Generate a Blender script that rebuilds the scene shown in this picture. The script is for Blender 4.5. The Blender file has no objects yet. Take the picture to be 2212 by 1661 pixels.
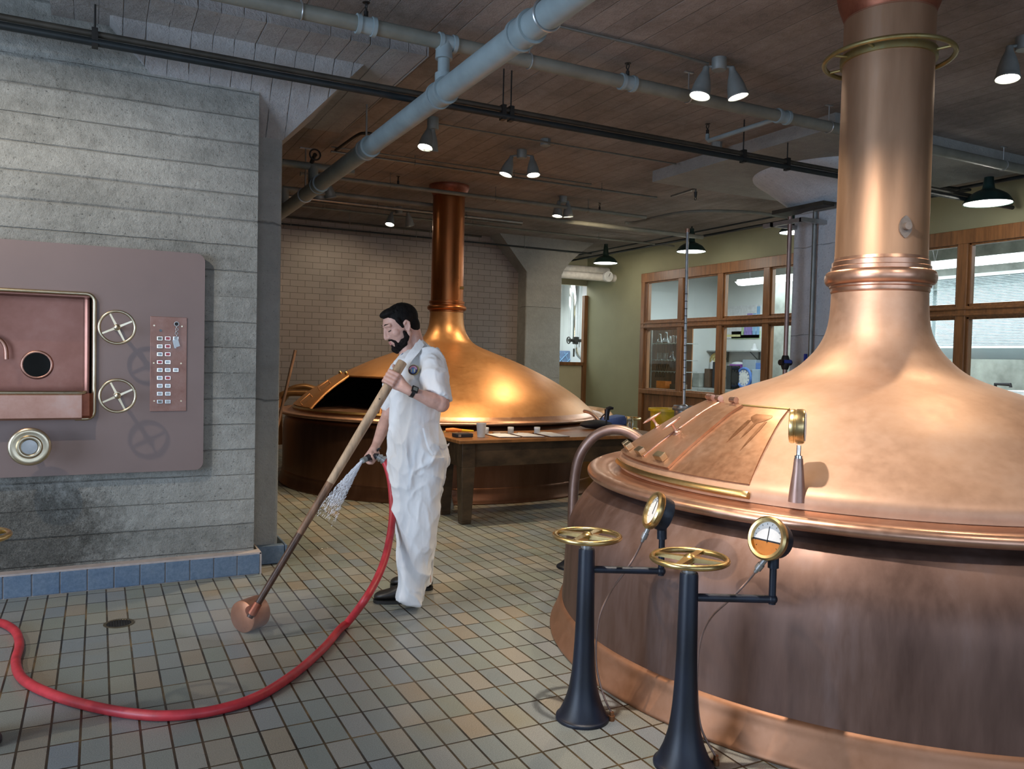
import bpy, bmesh, math, random
import numpy as np
from mathutils import Vector, Matrix, noise as mnoise
random.seed(4)
PI = math.pi
SC = bpy.context.scene
COL = SC.collection

# ------------------------------------------------------------------ camera
F, YAW, PIT, ROL, H = 1720.0, 0.479694939, -0.033074411, 0.023002509, 1.45
FW = np.array([math.sin(YAW)*math.cos(PIT), math.cos(YAW)*math.cos(PIT), math.sin(PIT)])
_r = np.array([math.cos(YAW), -math.sin(YAW), 0.0]); _u = np.cross(_r, FW)
RT = math.cos(ROL)*_r + math.sin(ROL)*_u
UP = -math.sin(ROL)*_r + math.cos(ROL)*_u
O = np.array([0, 0, H])
cam_d = bpy.data.cameras.new('camera'); cam = bpy.data.objects.new('camera', cam_d); COL.objects.link(cam)
cam_d.sensor_width = 36; cam_d.sensor_fit = 'HORIZONTAL'; cam_d.lens = F*36/2212
cam_d.clip_start = 0.05; cam_d.clip_end = 200
m = Matrix(((RT[0], UP[0], -FW[0], 0), (RT[1], UP[1], -FW[1], 0), (RT[2], UP[2], -FW[2], H), (0, 0, 0, 1)))
cam.matrix_world = m
SC.camera = cam
def ray(x, y): return FW*F + RT*(x-1106) - UP*(y-830.5)
def onz(x, y, z=0.0): d = ray(x, y); return O + (z-H)/d[2]*d
def ony(x, y, Y): d = ray(x, y); return O + Y/d[1]*d
def onx(x, y, X): d = ray(x, y); return O + X/d[0]*d
def atd(x, y, D): return O + D*ray(x, y)/F

# ------------------------------------------------------------------ view, world, large lights
SC.view_settings.view_transform = 'Standard'; SC.view_settings.look = 'None'
SC.view_settings.gamma = 1.0; SC.view_settings.use_curve_mapping = False
SC.view_settings.exposure = -0.32
w = bpy.data.worlds.new('world'); SC.world = w; w.use_nodes = True
bg = w.node_tree.nodes['Background']; bg.inputs[0].default_value = (0.55, 0.70, 1.0, 1); bg.inputs[1].default_value = 0.30
SC.cycles.max_bounces = 8; SC.cycles.volume_bounces = 1
SC.cycles.sample_clamp_indirect = 6.0
SC.cycles.use_denoising = True

def light(name, kind, loc, energy, color, **k):
    d = bpy.data.lights.new(name, kind); d.energy = energy; d.color = color
    o = bpy.data.objects.new(name, d); COL.objects.link(o); o.location = loc
    tgt = k.pop('target', None)
    for a, v in k.items(): setattr(d, a, v)
    if tgt is not None:
        o.rotation_euler = (Vector(tgt)-Vector(loc)).to_track_quat('-Z', 'Y').to_euler()
    return o
BLUE = (0.60, 0.76, 1.0); WARM = (1.0, 0.80, 0.55); WARM2 = (1.0, 0.70, 0.40); NEUT = (1.0, 0.90, 0.78)
# daylight through the tall street windows behind and beside the camera
for i, (x, y, tx, ty) in enumerate([(-2.6, -5.5, -1.0, 4), (0.6, -5.5, 1.0, 4), (3.8, -5.5, 3.0, 4)]):
    light('window_daylight', 'AREA', (x, y, 1.8), 88, BLUE, shape='RECTANGLE', size=2.2, size_y=2.6, target=(x, 4, 2.9))
light('window_daylight', 'AREA', (-5.4, 1.5, 1.8), 430, BLUE, shape='RECTANGLE', size=3.2, size_y=2.6, target=(2, 2.6, 2.6))
# ceiling spotlights just outside the frame, then one added fill
def spot(loc, tgt, e, col=WARM, ang=60, blend=.5, r=.05):
    return light('spot_beam', 'SPOT', loc, e, col, spot_size=math.radians(ang), spot_blend=blend, shadow_soft_size=r, target=tgt)
spot((-1.25, 3.9, 3.3), (-.1, 5.4, 1.25), 170, (1.0, .88, .74), 95, .8, .03)
spot((1.60, 2.32, 2.93), (2.95, 2.45, .9), 350, (1.0, .89, .78), 95, .6, .03)
spot((-.9, 4.2, 3.35), (2.1, 3.0, .45), 190, (1.0, .72, .45), 36, .7, .04)
spot((-3.2, 3.2, 3.38), (.2, 3.0, 0), 200, NEUT, 60, .6, .04)
spot((2.9, 0.2, 3.3), (3.6, 2.4, 1.0), 90, (1.0, .90, .80), 60, .6, .05)  # soft fill added to brighten the near kettle, no lamp known here
# lamps that hang in view
spot((3.47, 3.98, 3.22), (3.2, 3.2, 1.1), 110, WARM, 80)
spot((3.67, 3.90, 3.22), (3.0, 5.2, .0), 120, WARM, 80)
spot((2.50, 6.2, 3.2), (2.4, 7.4, .7), 65, WARM2, 80)
spot((2.42, 6.3, 3.2), (1.9, 6.4, .0), 260, WARM, 75)
spot((3.45, 6.75, 3.2), (3.2, 7.8, .9), 90, WARM2, 80)
spot((3.65, 6.75, 3.2), (4.3, 8.0, .9), 85, WARM2, 80)
spot((4.95, 8.2, 3.2), (4.2, 8.6, .9), 130, WARM2, 80)
spot((5.05, 8.2, 3.2), (8.8, 12.2, 1.2), 200, WARM, 60)
spot((3.45, 10.1, 3.2), (3.2, 12.2, 1.5), 55, WARM, 90)
spot((3.70, 10.2, 3.2), (5.0, 12.2, 1.2), 40, WARM, 90)
spot((2.2, 8.9, 3.2), (2.6, 8.6, .8), 110, WARM2, 80)
spot((1.4, 9.2, 3.2), (1.2, 12.2, 1.4), 40, WARM, 90)
spot((4.75, 2.85, 3.2), (3.9, 2.6, 1.0), 90, WARM, 80)
light('lab_ceiling_light', 'AREA', (10.4, 9.0, 3.2), 430, (.86, .95, 1.0), shape='RECTANGLE', size=1.6, size_y=6.0, target=(10.4, 9.0, 0))
light('lab_ceiling_light', 'AREA', (10.6, 4.6, 3.2), 90, (.80, .90, 1.0), shape='RECTANGLE', size=1.6, size_y=2.6, target=(10.6, 4.6, 0))
light('back_room_light', 'AREA', (8.2, 15.0, 3.2), 130, (.95, .97, 1.0), shape='RECTANGLE', size=2.0, size_y=1.6, target=(8.2, 15.0, 0))

# ------------------------------------------------------------------ materials
MATS = {}
def newmat(name):
    mt = bpy.data.materials.new(name); mt.use_nodes = True
    nt = mt.node_tree; b = nt.nodes['Principled BSDF']; MATS[name] = mt
    return mt, nt, b
def N(nt, t, **k):
    n = nt.nodes.new(t)
    for a, v in k.items():
        if a.startswith('i_'): n.inputs[int(a[2:])].default_value = v
        else: setattr(n, a, v)
    return n
def ramp(nt, fac, stops):
    r = nt.nodes.new('ShaderNodeValToRGB'); e = r.color_ramp.elements
    while len(e) < len(stops): e.new(.5)
    for q, (p, c) in zip(e, stops): q.position = p; q.color = (*c, 1)
    nt.links.new(fac, r.inputs[0]); return r.outputs[0]
def coords(nt, scale=(1, 1, 1)):
    tc = N(nt, 'ShaderNodeTexCoord'); mp = N(nt, 'ShaderNodeMapping'); mp.inputs['Scale'].default_value = scale
    nt.links.new(tc.outputs['Object'], mp.inputs[0]); return mp.outputs[0]
def nz(nt, vec, scale, detail=4, rough=.6):
    n = N(nt, 'ShaderNodeTexNoise'); n.inputs['Scale'].default_value = scale; n.inputs['Detail'].default_value = detail
    n.inputs['Roughness'].default_value = rough; nt.links.new(vec, n.inputs['Vector']); return n.outputs['Fac']
def bump(nt, b, h, s=.3, d=.01):
    n = N(nt, 'ShaderNodeBump'); n.inputs['Strength'].default_value = s; n.inputs['Distance'].default_value = d
    nt.links.new(h, n.inputs['Height']); nt.links.new(n.outputs[0], b.inputs['Normal'])
def math_(nt, op, a, b=None, c=None):
    n = N(nt, 'ShaderNodeMath', operation=op)
    for i, v in enumerate((a, b, c)):
        if v is None: continue
        if isinstance(v, (int, float)): n.inputs[i].default_value = v
        else: nt.links.new(v, n.inputs[i])
    return n.outputs[0]
def mixc(nt, fac, a, b, mode='MIX'):
    n = N(nt, 'ShaderNodeMix', data_type='RGBA', blend_type=mode)
    for i, v in ((0, fac), (6, a), (7, b)):
        if isinstance(v, (int, float)): n.inputs[i].default_value = v
        elif isinstance(v, tuple): n.inputs[i].default_value = (*v, 1)
        else: nt.links.new(v, n.inputs[i])
    return n.outputs[2]
def simple(name, col, rough=.5, metal=0.0, var=.12, scale=12, stretch=(1, 1, 1), bmp=0.0, spec=None, **k):
    mt, nt, b = newmat(name)
    v = coords(nt, stretch); f = nz(nt, v, scale)
    lo = tuple(max(0, c*(1-var*1.6)) for c in col); hi = tuple(min(1, c*(1+var)) for c in col)
    nt.links.new(ramp(nt, f, [(.3, lo), (.7, hi)]), b.inputs['Base Color'])
    b.inputs['Roughness'].default_value = rough; b.inputs['Metallic'].default_value = metal
    if spec is not None: b.inputs['Specular IOR Level'].default_value = spec
    if bmp: bump(nt, b, nz(nt, v, scale*3), bmp, .004)
    for a, vv in k.items(): b.inputs[a].default_value = vv
    return mt
def emis(name, col, s):
    mt, nt, b = newmat(name); b.inputs['Base Color'].default_value = (*col, 1)
    b.inputs['Emission Color'].default_value = (*col, 1); b.inputs['Emission Strength'].default_value = s
    return mt
def copper(name, c1, c2, c3, rough=.34, metal=.9, scale=2.2, stretch=(1, 1, 1), rv=.12, bm=.0):
    mt, nt, b = newmat(name)
    v = coords(nt, stretch)
    f1 = nz(nt, v, scale, 5, .65); f2 = nz(nt, v, scale*9, 4, .7)
    f = math_(nt, 'ADD', math_(nt, 'MULTIPLY', f1, .75), math_(nt, 'MULTIPLY', f2, .25))
    nt.links.new(ramp(nt, f, [(.34, c1), (.5, c2), (.66, c3)]), b.inputs['Base Color'])
    b.inputs['Metallic'].default_value = metal
    r = math_(nt, 'ADD', math_(nt, 'MULTIPLY', math_(nt, 'SUBTRACT', f2, .5), rv*2), rough)
    nt.links.new(r, b.inputs['Roughness'])
    if bm: bump(nt, b, nz(nt, v, scale*1.4, 2), bm, .02)
    return mt
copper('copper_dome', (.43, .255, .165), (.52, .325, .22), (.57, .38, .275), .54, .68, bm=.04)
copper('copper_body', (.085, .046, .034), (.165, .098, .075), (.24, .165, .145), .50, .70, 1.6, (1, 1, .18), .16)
copper('copper_rim', (.50, .27, .18), (.58, .34, .235), (.64, .42, .31), .34, .9)
copper('copper_pipe', (.27, .17, .14), (.35, .24, .205), (.42, .31, .28), .42, .8)
copper('copper_foot', (.27, .13, .07), (.35, .175, .098), (.41, .22, .135), .50, .75)
copper('copper_stack', (.33, .185, .105), (.42, .25, .15), (.48, .32, .22), .50, .72, 1.5, (1, 1, .15))
copper('copper_hatch', (.42, .20, .105), (.53, .29, .17), (.60, .37, .25), .40, .85, 3.0, (1, 1, 1))
copper('plate_copper', (.26, .13, .10), (.34, .19, .15), (.40, .25, .21), .45, .8, 6)
copper('trough_copper', (.42, .21, .15), (.50, .28, .21), (.56, .36, .29), .36, .85, 4)
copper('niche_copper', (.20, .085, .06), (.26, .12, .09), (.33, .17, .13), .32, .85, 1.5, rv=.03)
copper('golden_copper', (.45, .22, .085), (.54, .285, .12), (.60, .33, .16), .42, .78)
copper('golden_stack', (.32, .10, .03), (.40, .14, .045), (.46, .18, .06), .32, .85, 1.5, (1, 1, .15))
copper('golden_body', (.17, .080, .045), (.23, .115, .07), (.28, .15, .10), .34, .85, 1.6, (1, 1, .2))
copper('bright_copper', (.52, .29, .20), (.60, .36, .27), (.66, .44, .35), .30, .9, 5)
copper('brass', (.52, .36, .15), (.62, .45, .20), (.68, .52, .27), .30, 1.0, 4, rv=.04)
copper('aged_brass', (.22, .17, .07), (.34, .26, .10), (.30, .30, .16), .45, .8, 5)
copper('pale_brass', (.55, .45, .28), (.64, .53, .36), (.70, .61, .46), .30, 1.0, 4, rv=.04)
copper('dipper_copper', (.36, .15, .075), (.44, .19, .10), (.50, .25, .15), .45, .7, 6)
copper('red_copper', (.24, .07, .04), (.34, .11, .06), (.40, .15, .09), .45, .7, 6)
simple('black_iron', (.012, .018, .030), .42, .2, .4, 18, bmp=.25)
simple('blue_black_paint', (.0055, .010, .023), .45, .0, .4, 9, (1, 1, .35), bmp=.15)
simple('grey_pipe_paint', (.27, .33, .34), .45, 0, .12, 5)
simple('olive_pipe_paint', (.20, .20, .165), .5, 0, .15, 5)
simple('rail_brown', (.055, .048, .036), .55, .3, .2, 8)
simple('rail_dark', (.018, .024, .026), .5, .3, .2, 8)
simple('conduit_metal', (.22, .22, .20), .4, .6, .15, 8)
simple('galvanised', (.45, .45, .44), .35, .8, .15, 10)
simple('dark_metal', (.03, .028, .025), .5, .5, .3, 10)
simple('boss_metal', (.22, .18, .15), .5, .5, .2, 20)
simple('chrome', (.75, .75, .76), .12, 1.0, .04, 4)
simple('lamp_grey', (.24, .26, .25), .5, .2, .1, 8)
simple('lamp_green', (.012, .035, .030), .35, .0, .2, 6)
simple('white_enamel', (.8, .8, .78), .4)
emis('lamp_glow_warm', (1.0, .90, .72), 60)
emis('lamp_glow_white', (1.0, .98, .92), 6)
emis('tube_glow', (.92, .97, 1.0), 5)
simple('wood_frame', (.22, .092, .030), .45, 0, .25, 5, (6, 6, .5), .1)
simple('wood_panel', (.19, .078, .024), .5, 0, .3, 4, (5, 5, .5), .1)
simple('table_wood', (.060, .036, .018), .45, 0, .4, 5, (1, 5, 2), .15)
simple('table_top_wood', (.25, .105, .034), .32, 0, .35, 4, (1, 7, 1), .1)
simple('pale_wood', (.50, .35, .22), .6, 0, .25, 6, (5, 5, .8), .15)
simple('worn_wood', (.24, .125, .065), .5, 0, .35, 6, (5, 5, .8), .15)
simple('wet_wood', (.09, .042, .022), .35, 0, .4, 6, (5, 5, .8), .15)
simple('green_wall_paint', (.265, .25, .145), .75, 0, .05, 2, bmp=.05)
simple('cream_paint', (.52, .46, .30), .7, 0, .05, 2)
simple('white_wall', (.72, .74, .73), .8, 0, .03, 2)
simple('lab_concrete', (.30, .31, .28), .85, 0, .25, 3, bmp=.2)
simple('skin', (.62, .36, .28), .5, 0, .08, 30)
simple('hair_black', (.007, .0055, .005), .7, 0, .5, 60, (1, 1, .3), .5, .18)
simple('beard_black', (.012, .008, .007), .8, 0, .6, 80, bmp=.6, spec=.15)
simple('shoe_leather', (.022, .019, .017), .4, 0, .3, 20, bmp=.1)
simple('shoe_sole', (.010, .009, .008), .6)
simple('shirt_blue', (.16, .20, .32), .8)
simple('watch_black', (.012, .012, .013), .35)
simple('watch_face', (.20, .22, .20), .2)
simple('red_hose', (.50, .035, .045), .42, 0, .18, 14, bmp=.12)
simple('nozzle_black', (.012, .013, .018), .4)
simple('paper_white', (.72, .72, .74), .7)
simple('board_brown', (.10, .055, .03), .6)
simple('plastic_frost', (.72, .74, .75), .35, 0, .05, 10, **{'Transmission Weight': .45})
simple('plastic_yellow', (.70, .48, .02), .4)
simple('plastic_orange', (.75, .22, .03), .45)
simple('plastic_blue', (.10, .20, .50), .4)
simple('plastic_purple', (.30, .08, .40), .4)
simple('plastic_clear', (.55, .65, .75), .3, 0, .05, 10, **{'Transmission Weight': .5})
simple('cloth_blue', (.10, .17, .42), .8)
simple('cloth_black', (.012, .012, .016), .7)
simple('stain_rust', (.25, .11, .05), .4, .6)
simple('quilt_blue', (.16, .24, .40), .7)
simple('valve_blue', (.02, .05, .35), .4)
simple('button_white', (.50, .56, .58), .3)
simple('button_red', (.40, .05, .06), .3)
simple('button_grey', (.20, .22, .20), .4)
simple('glass_dark', (.006, .006, .005), .08)
simple('insulation_white', (.66, .62, .56), .6)
simple('blind_white', (.66, .72, .74), .6)
simple('kettle_shade', (.010, .007, .005), .8)  # near-black that paints the shade inside the far kettle
simple('drain_metal', (.16, .13, .08), .45, .7)
simple('amber', (.50, .17, .02), .4)
simple('gauge_white', (.72, .72, .70), .5)
simple('mortar_pink', (.42, .36, .33), .8, 0, .15, 10)
simple('panel_mauve', (.235, .168, .148), .42, .2, .05, 1.5)
mt, nt, b = newmat('clear_glass'); b.inputs['Base Color'].default_value = (.95, .98, .98, 1); b.inputs['Roughness'].default_value = .02
b.inputs['Transmission Weight'].default_value = 1.0; b.inputs['IOR'].default_value = 1.45
mt, nt, b = newmat('window_glass')     # thin architectural pane: mostly straight through, a little reflection
tr = N(nt, 'ShaderNodeBsdfTransparent'); gl = N(nt, 'ShaderNodeBsdfGlossy'); gl.inputs['Roughness'].default_value = .02
fr = N(nt, 'ShaderNodeFresnel'); fr.inputs['IOR'].default_value = 1.4; mx = N(nt, 'ShaderNodeMixShader')
tr.inputs[0].default_value = (.92, .96, .95, 1)
gm = N(nt, 'ShaderNodeNewGeometry'); nt.links.new(math_(nt, 'MULTIPLY', fr.outputs[0], math_(nt, 'SUBTRACT', 1.0, gm.outputs['Backfacing'])), mx.inputs[0]); nt.links.new(tr.outputs[0], mx.inputs[1]); nt.links.new(gl.outputs[0], mx.inputs[2])
nt.links.new(mx.outputs[0], nt.nodes['Material Output'].inputs['Surface'])

# white cotton with creases
mt, nt, b = newmat('white_cotton')
v = coords(nt, (1, 1, .55)); f = nz(nt, v, 9, 3, .55); g = nz(nt, v, 900, 1)
nt.links.new(ramp(nt, nz(nt, v, 5), [(.3, (.76, .76, .75)), (.7, (.84, .84, .83))]), b.inputs['Base Color'])
b.inputs['Roughness'].default_value = .9
bump(nt, b, f, .55, .025)

# floor tiles 0.1009 x 0.198
mt, nt, b = newmat('floor_tile')
tc = N(nt, 'ShaderNodeTexCoord'); sp = N(nt, 'ShaderNodeSeparateXYZ'); nt.links.new(tc.outputs['Object'], sp.inputs[0])
wob = nz(nt, tc.outputs['Object'], 6, 2)
U = math_(nt, 'DIVIDE', math_(nt, 'ADD', sp.outputs[0], -1.563+20*.1009), .1009)
V = math_(nt, 'DIVIDE', math_(nt, 'ADD', sp.outputs[1], -2.897+40*.198), .198)
def edge(c, half, size):
    f = math_(nt, 'FRACT', c); d = math_(nt, 'MULTIPLY', math_(nt, 'MINIMUM', f, math_(nt, 'SUBTRACT', 1.0, f)), size)
    return d
eu = edge(U, .004, .1009); ev = edge(V, .003, .198)
gu = N(nt, 'ShaderNodeMapRange'); gu.inputs['From Min'].default_value = .0034; gu.inputs['From Max'].default_value = .0052
nt.links.new(eu, gu.inputs[0])
gv = N(nt, 'ShaderNodeMapRange'); gv.inputs['From Min'].default_value = .0030; gv.inputs['From Max'].default_value = .0052
nt.links.new(ev, gv.inputs[0])
tile = math_(nt, 'MULTIPLY', gu.outputs[0], gv.outputs[0])
cb = N(nt, 'ShaderNodeCombineXYZ'); nt.links.new(math_(nt, 'FLOOR', U), cb.inputs[0]); nt.links.new(math_(nt, 'FLOOR', V), cb.inputs[1])
wn = N(nt, 'ShaderNodeTexWhiteNoise', noise_dimensions='2D'); nt.links.new(cb.outputs[0], wn.inputs['Vector'])
base = ramp(nt, wn.outputs['Value'], [(0, (.265, .290, .250)), (.25, (.25, .28, .275)), (.5, (.31, .315, .265)), (.68, (.245, .28, .30)), (.83, (.35, .34, .30)), (.95, (.33, .285, .22)), (1, (.27, .265, .23))])
big = nz(nt, tc.outputs['Object'], 1.1, 3)
tan = ramp(nt, big, [(.56, (1, 1, 1)), (.74, (1.0, .86, .70))])
base = mixc(nt, 1.0, base, tan, 'MULTIPLY')
spk = nz(nt, tc.outputs['Object'], 260, 2, .7)
base = mixc(nt, 1.0, base, ramp(nt, spk, [(.35, (.60, .60, .59)), (.65, (1.08, 1.07, 1.04))]), 'MULTIPLY')
grout = ramp(nt, nz(nt, tc.outputs['Object'], 3.2, 4), [(.42, (.020, .016, .011)), (.56, (.070, .048, .022)), (.68, (.19, .12, .045))])
nt.links.new(mixc(nt, tile, grout, base), b.inputs['Base Color'])
wet = ramp(nt, nz(nt, tc.outputs['Object'], 1.3, 3), [(.38, (.24, .24, .24)), (.62, (.55, .55, .55))])
nt.links.new(wet, b.inputs['Roughness'])
hgt = math_(nt, 'ADD', tile, math_(nt, 'MULTIPLY', spk, .22))
bump(nt, b, hgt, .55, .004)

# glazed brick back wall
mt, nt, b = newmat('glazed_brick')
tc = N(nt, 'ShaderNodeTexCoord'); sp = N(nt, 'ShaderNodeSeparateXYZ'); nt.links.new(tc.outputs['Object'], sp.inputs[0])
cb = N(nt, 'ShaderNodeCombineXYZ'); nt.links.new(sp.outputs[0], cb.inputs[0]); nt.links.new(sp.outputs[2], cb.inputs[1])
bk = N(nt, 'ShaderNodeTexBrick'); nt.links.new(cb.outputs[0], bk.inputs['Vector'])
bk.inputs['Scale'].default_value = 1.0; bk.inputs['Brick Width'].default_value = .222; bk.inputs['Row Height'].default_value = .0945
bk.inputs['Mortar Size'].default_value = .004; bk.inputs['Color1'].default_value = (.30, .25, .22, 1); bk.inputs['Color2'].default_value = (.335, .28, .245, 1)
bk.inputs['Mortar'].default_value = (.12, .095, .08, 1); bk.inputs['Mortar Smooth'].default_value = .2; bk.inputs['Bias'].default_value = -.2
nt.links.new(bk.outputs['Color'], b.inputs['Base Color']); b.inputs['Roughness'].default_value = .45
bump(nt, b, math_(nt, 'SUBTRACT', 1.0, bk.outputs['Fac']), .4, .004)

# board-formed concrete.  along: which object axis carries the board rows
def concrete(name, c_lo, c_hi, axis, pitch, line, rough_noise=.5, dark=.25, stain=False):
    mt, nt, b = newmat(name)
    tc = N(nt, 'ShaderNodeTexCoord'); sp = N(nt, 'ShaderNodeSeparateXYZ'); nt.links.new(tc.outputs['Object'], sp.inputs[0])
    a = sp.outputs[axis]
    n1 = nz(nt, tc.outputs['Object'], 1.6, 5, .6); n2 = nz(nt, tc.outputs['Object'], 14, 6, .75); n3 = nz(nt, tc.outputs['Object'], 70, 3, .7)
    st = (.35, 9, 9) if axis == 2 else (9, .35, 9)
    mp = N(nt, 'ShaderNodeMapping'); mp.inputs['Scale'].default_value = st; nt.links.new(tc.outputs['Object'], mp.inputs[0])
    n4 = nz(nt, mp.outputs[0], 1.0, 4, .6)
    c = math_(nt, 'ADD', math_(nt, 'DIVIDE', a, pitch), math_(nt, 'MULTIPLY', n1, .12))
    f = math_(nt, 'FRACT', c); d = math_(nt, 'MINIMUM', f, math_(nt, 'SUBTRACT', 1.0, f))
    mr = N(nt, 'ShaderNodeMapRange'); mr.inputs['From Min'].default_value = 0; nt.links.new(d, mr.inputs[0])
    wd = math_(nt, 'MULTIPLY', ramp(nt, n4, [(.38, (.02, .02, .02)), (.66, (1, 1, 1))]), line)
    nt.links.new(math_(nt, 'MAXIMUM', math_(nt, 'ADD', wd, math_(nt, 'MULTIPLY', math_(nt, 'SUBTRACT', n2, .5), line*2.4)), .002), mr.inputs['From Max'])
    bd = N(nt, 'ShaderNodeTexWhiteNoise', noise_dimensions='1D'); nt.links.new(math_(nt, 'FLOOR', c), bd.inputs['W'])
    mixv = math_(nt, 'ADD', math_(nt, 'MULTIPLY', n1, .5), math_(nt, 'ADD', math_(nt, 'MULTIPLY', n2, .3), math_(nt, 'ADD', math_(nt, 'MULTIPLY', n4, .15), math_(nt, 'MULTIPLY', bd.outputs['Value'], .06))))
    col = ramp(nt, mixv, [(.38, c_lo), (.64, c_hi)])
    pit = ramp(nt, n3, [(.29, (.35, .35, .35)), (.39, (1, 1, 1))])
    col = mixc(nt, rough_noise, col, mixc(nt, 1.0, col, pit, 'MULTIPLY'))
    lin = mixc(nt, 1.0, col, (dark, dark, dark), 'MULTIPLY')
    fin = mixc(nt, mr.outputs[0], lin, col)
    if stain:      # dark scraped patch low on the wall
        dx = math_(nt, 'DIVIDE', math_(nt, 'ADD', sp.outputs[0], .42), .62); dz = math_(nt, 'DIVIDE', math_(nt, 'ADD', sp.outputs[2], -.34), .42)
        rr = math_(nt, 'ADD', math_(nt, 'ADD', math_(nt, 'MULTIPLY', dx, dx), math_(nt, 'MULTIPLY', dz, dz)), math_(nt, 'MULTIPLY', math_(nt, 'SUBTRACT', n2, .5), 1.6))
        dk = ramp(nt, rr, [(.25, (.40, .38, .36)), (1.0, (1, 1, 1))]); fin = mixc(nt, 1.0, fin, dk, 'MULTIPLY')
        grit = ramp(nt, nz(nt, tc.outputs['Object'], 120, 2, .8), [(.35, (.55, .55, .55)), (.65, (1.35, 1.35, 1.35))]); fin = mixc(nt, math_(nt, 'SUBTRACT', 1.0, ramp(nt, rr, [(.3, (.2, .2, .2)), (1.0, (.8, .8, .8))])), fin, mixc(nt, 1.0, fin, grit, 'MULTIPLY'))
    nt.links.new(fin, b.inputs['Base Color'])
    b.inputs['Roughness'].default_value = .88
    hh = math_(nt, 'ADD', math_(nt, 'MULTIPLY', mr.outputs[0], .6), math_(nt, 'ADD', math_(nt, 'MULTIPLY', n3, .35), math_(nt, 'ADD', n2, math_(nt, 'MULTIPLY', bd.outputs['Value'], .35))))
    bump(nt, b, hh, .8, .016)
    return mt
concrete('wall_concrete', (.17, .17, .15), (.40, .395, .355), 2, .165, .08, 1.0, .68, stain=True)
concrete('ceiling_concrete', (.17, .145, .13), (.36, .315, .29), 0, .155, .07, .8, .72)
concrete('capital_concrete', (.26, .25, .24), (.42, .41, .40), 0, .125, .06, .5, .5)
concrete('column_concrete', (.24, .24, .22), (.36, .355, .33), 2, 1.2, .012, .7, .5)
concrete('pale_column', (.46, .47, .48), (.62, .63, .64), 2, .9, .008, .8, .6)
# blue glazed base tile
mt, nt, b = newmat('blue_base_tile')
tc = N(nt, 'ShaderNodeTexCoord'); f = nz(nt, tc.outputs['Object'], 45, 4, .7); f2 = nz(nt, tc.outputs['Object'], 5, 3)
c = mixc(nt, 1.0, ramp(nt, f, [(.3, (.085, .135, .20)), (.7, (.15, .21, .29))]), ramp(nt, f2, [(.35, (.8, .85, .9)), (.65, (1.1, 1.05, 1.0))]), 'MULTIPLY')
nt.links.new(c, b.inputs['Base Color']); b.inputs['Roughness'].default_value = .5; bump(nt, b, f, .3, .004)

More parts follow.
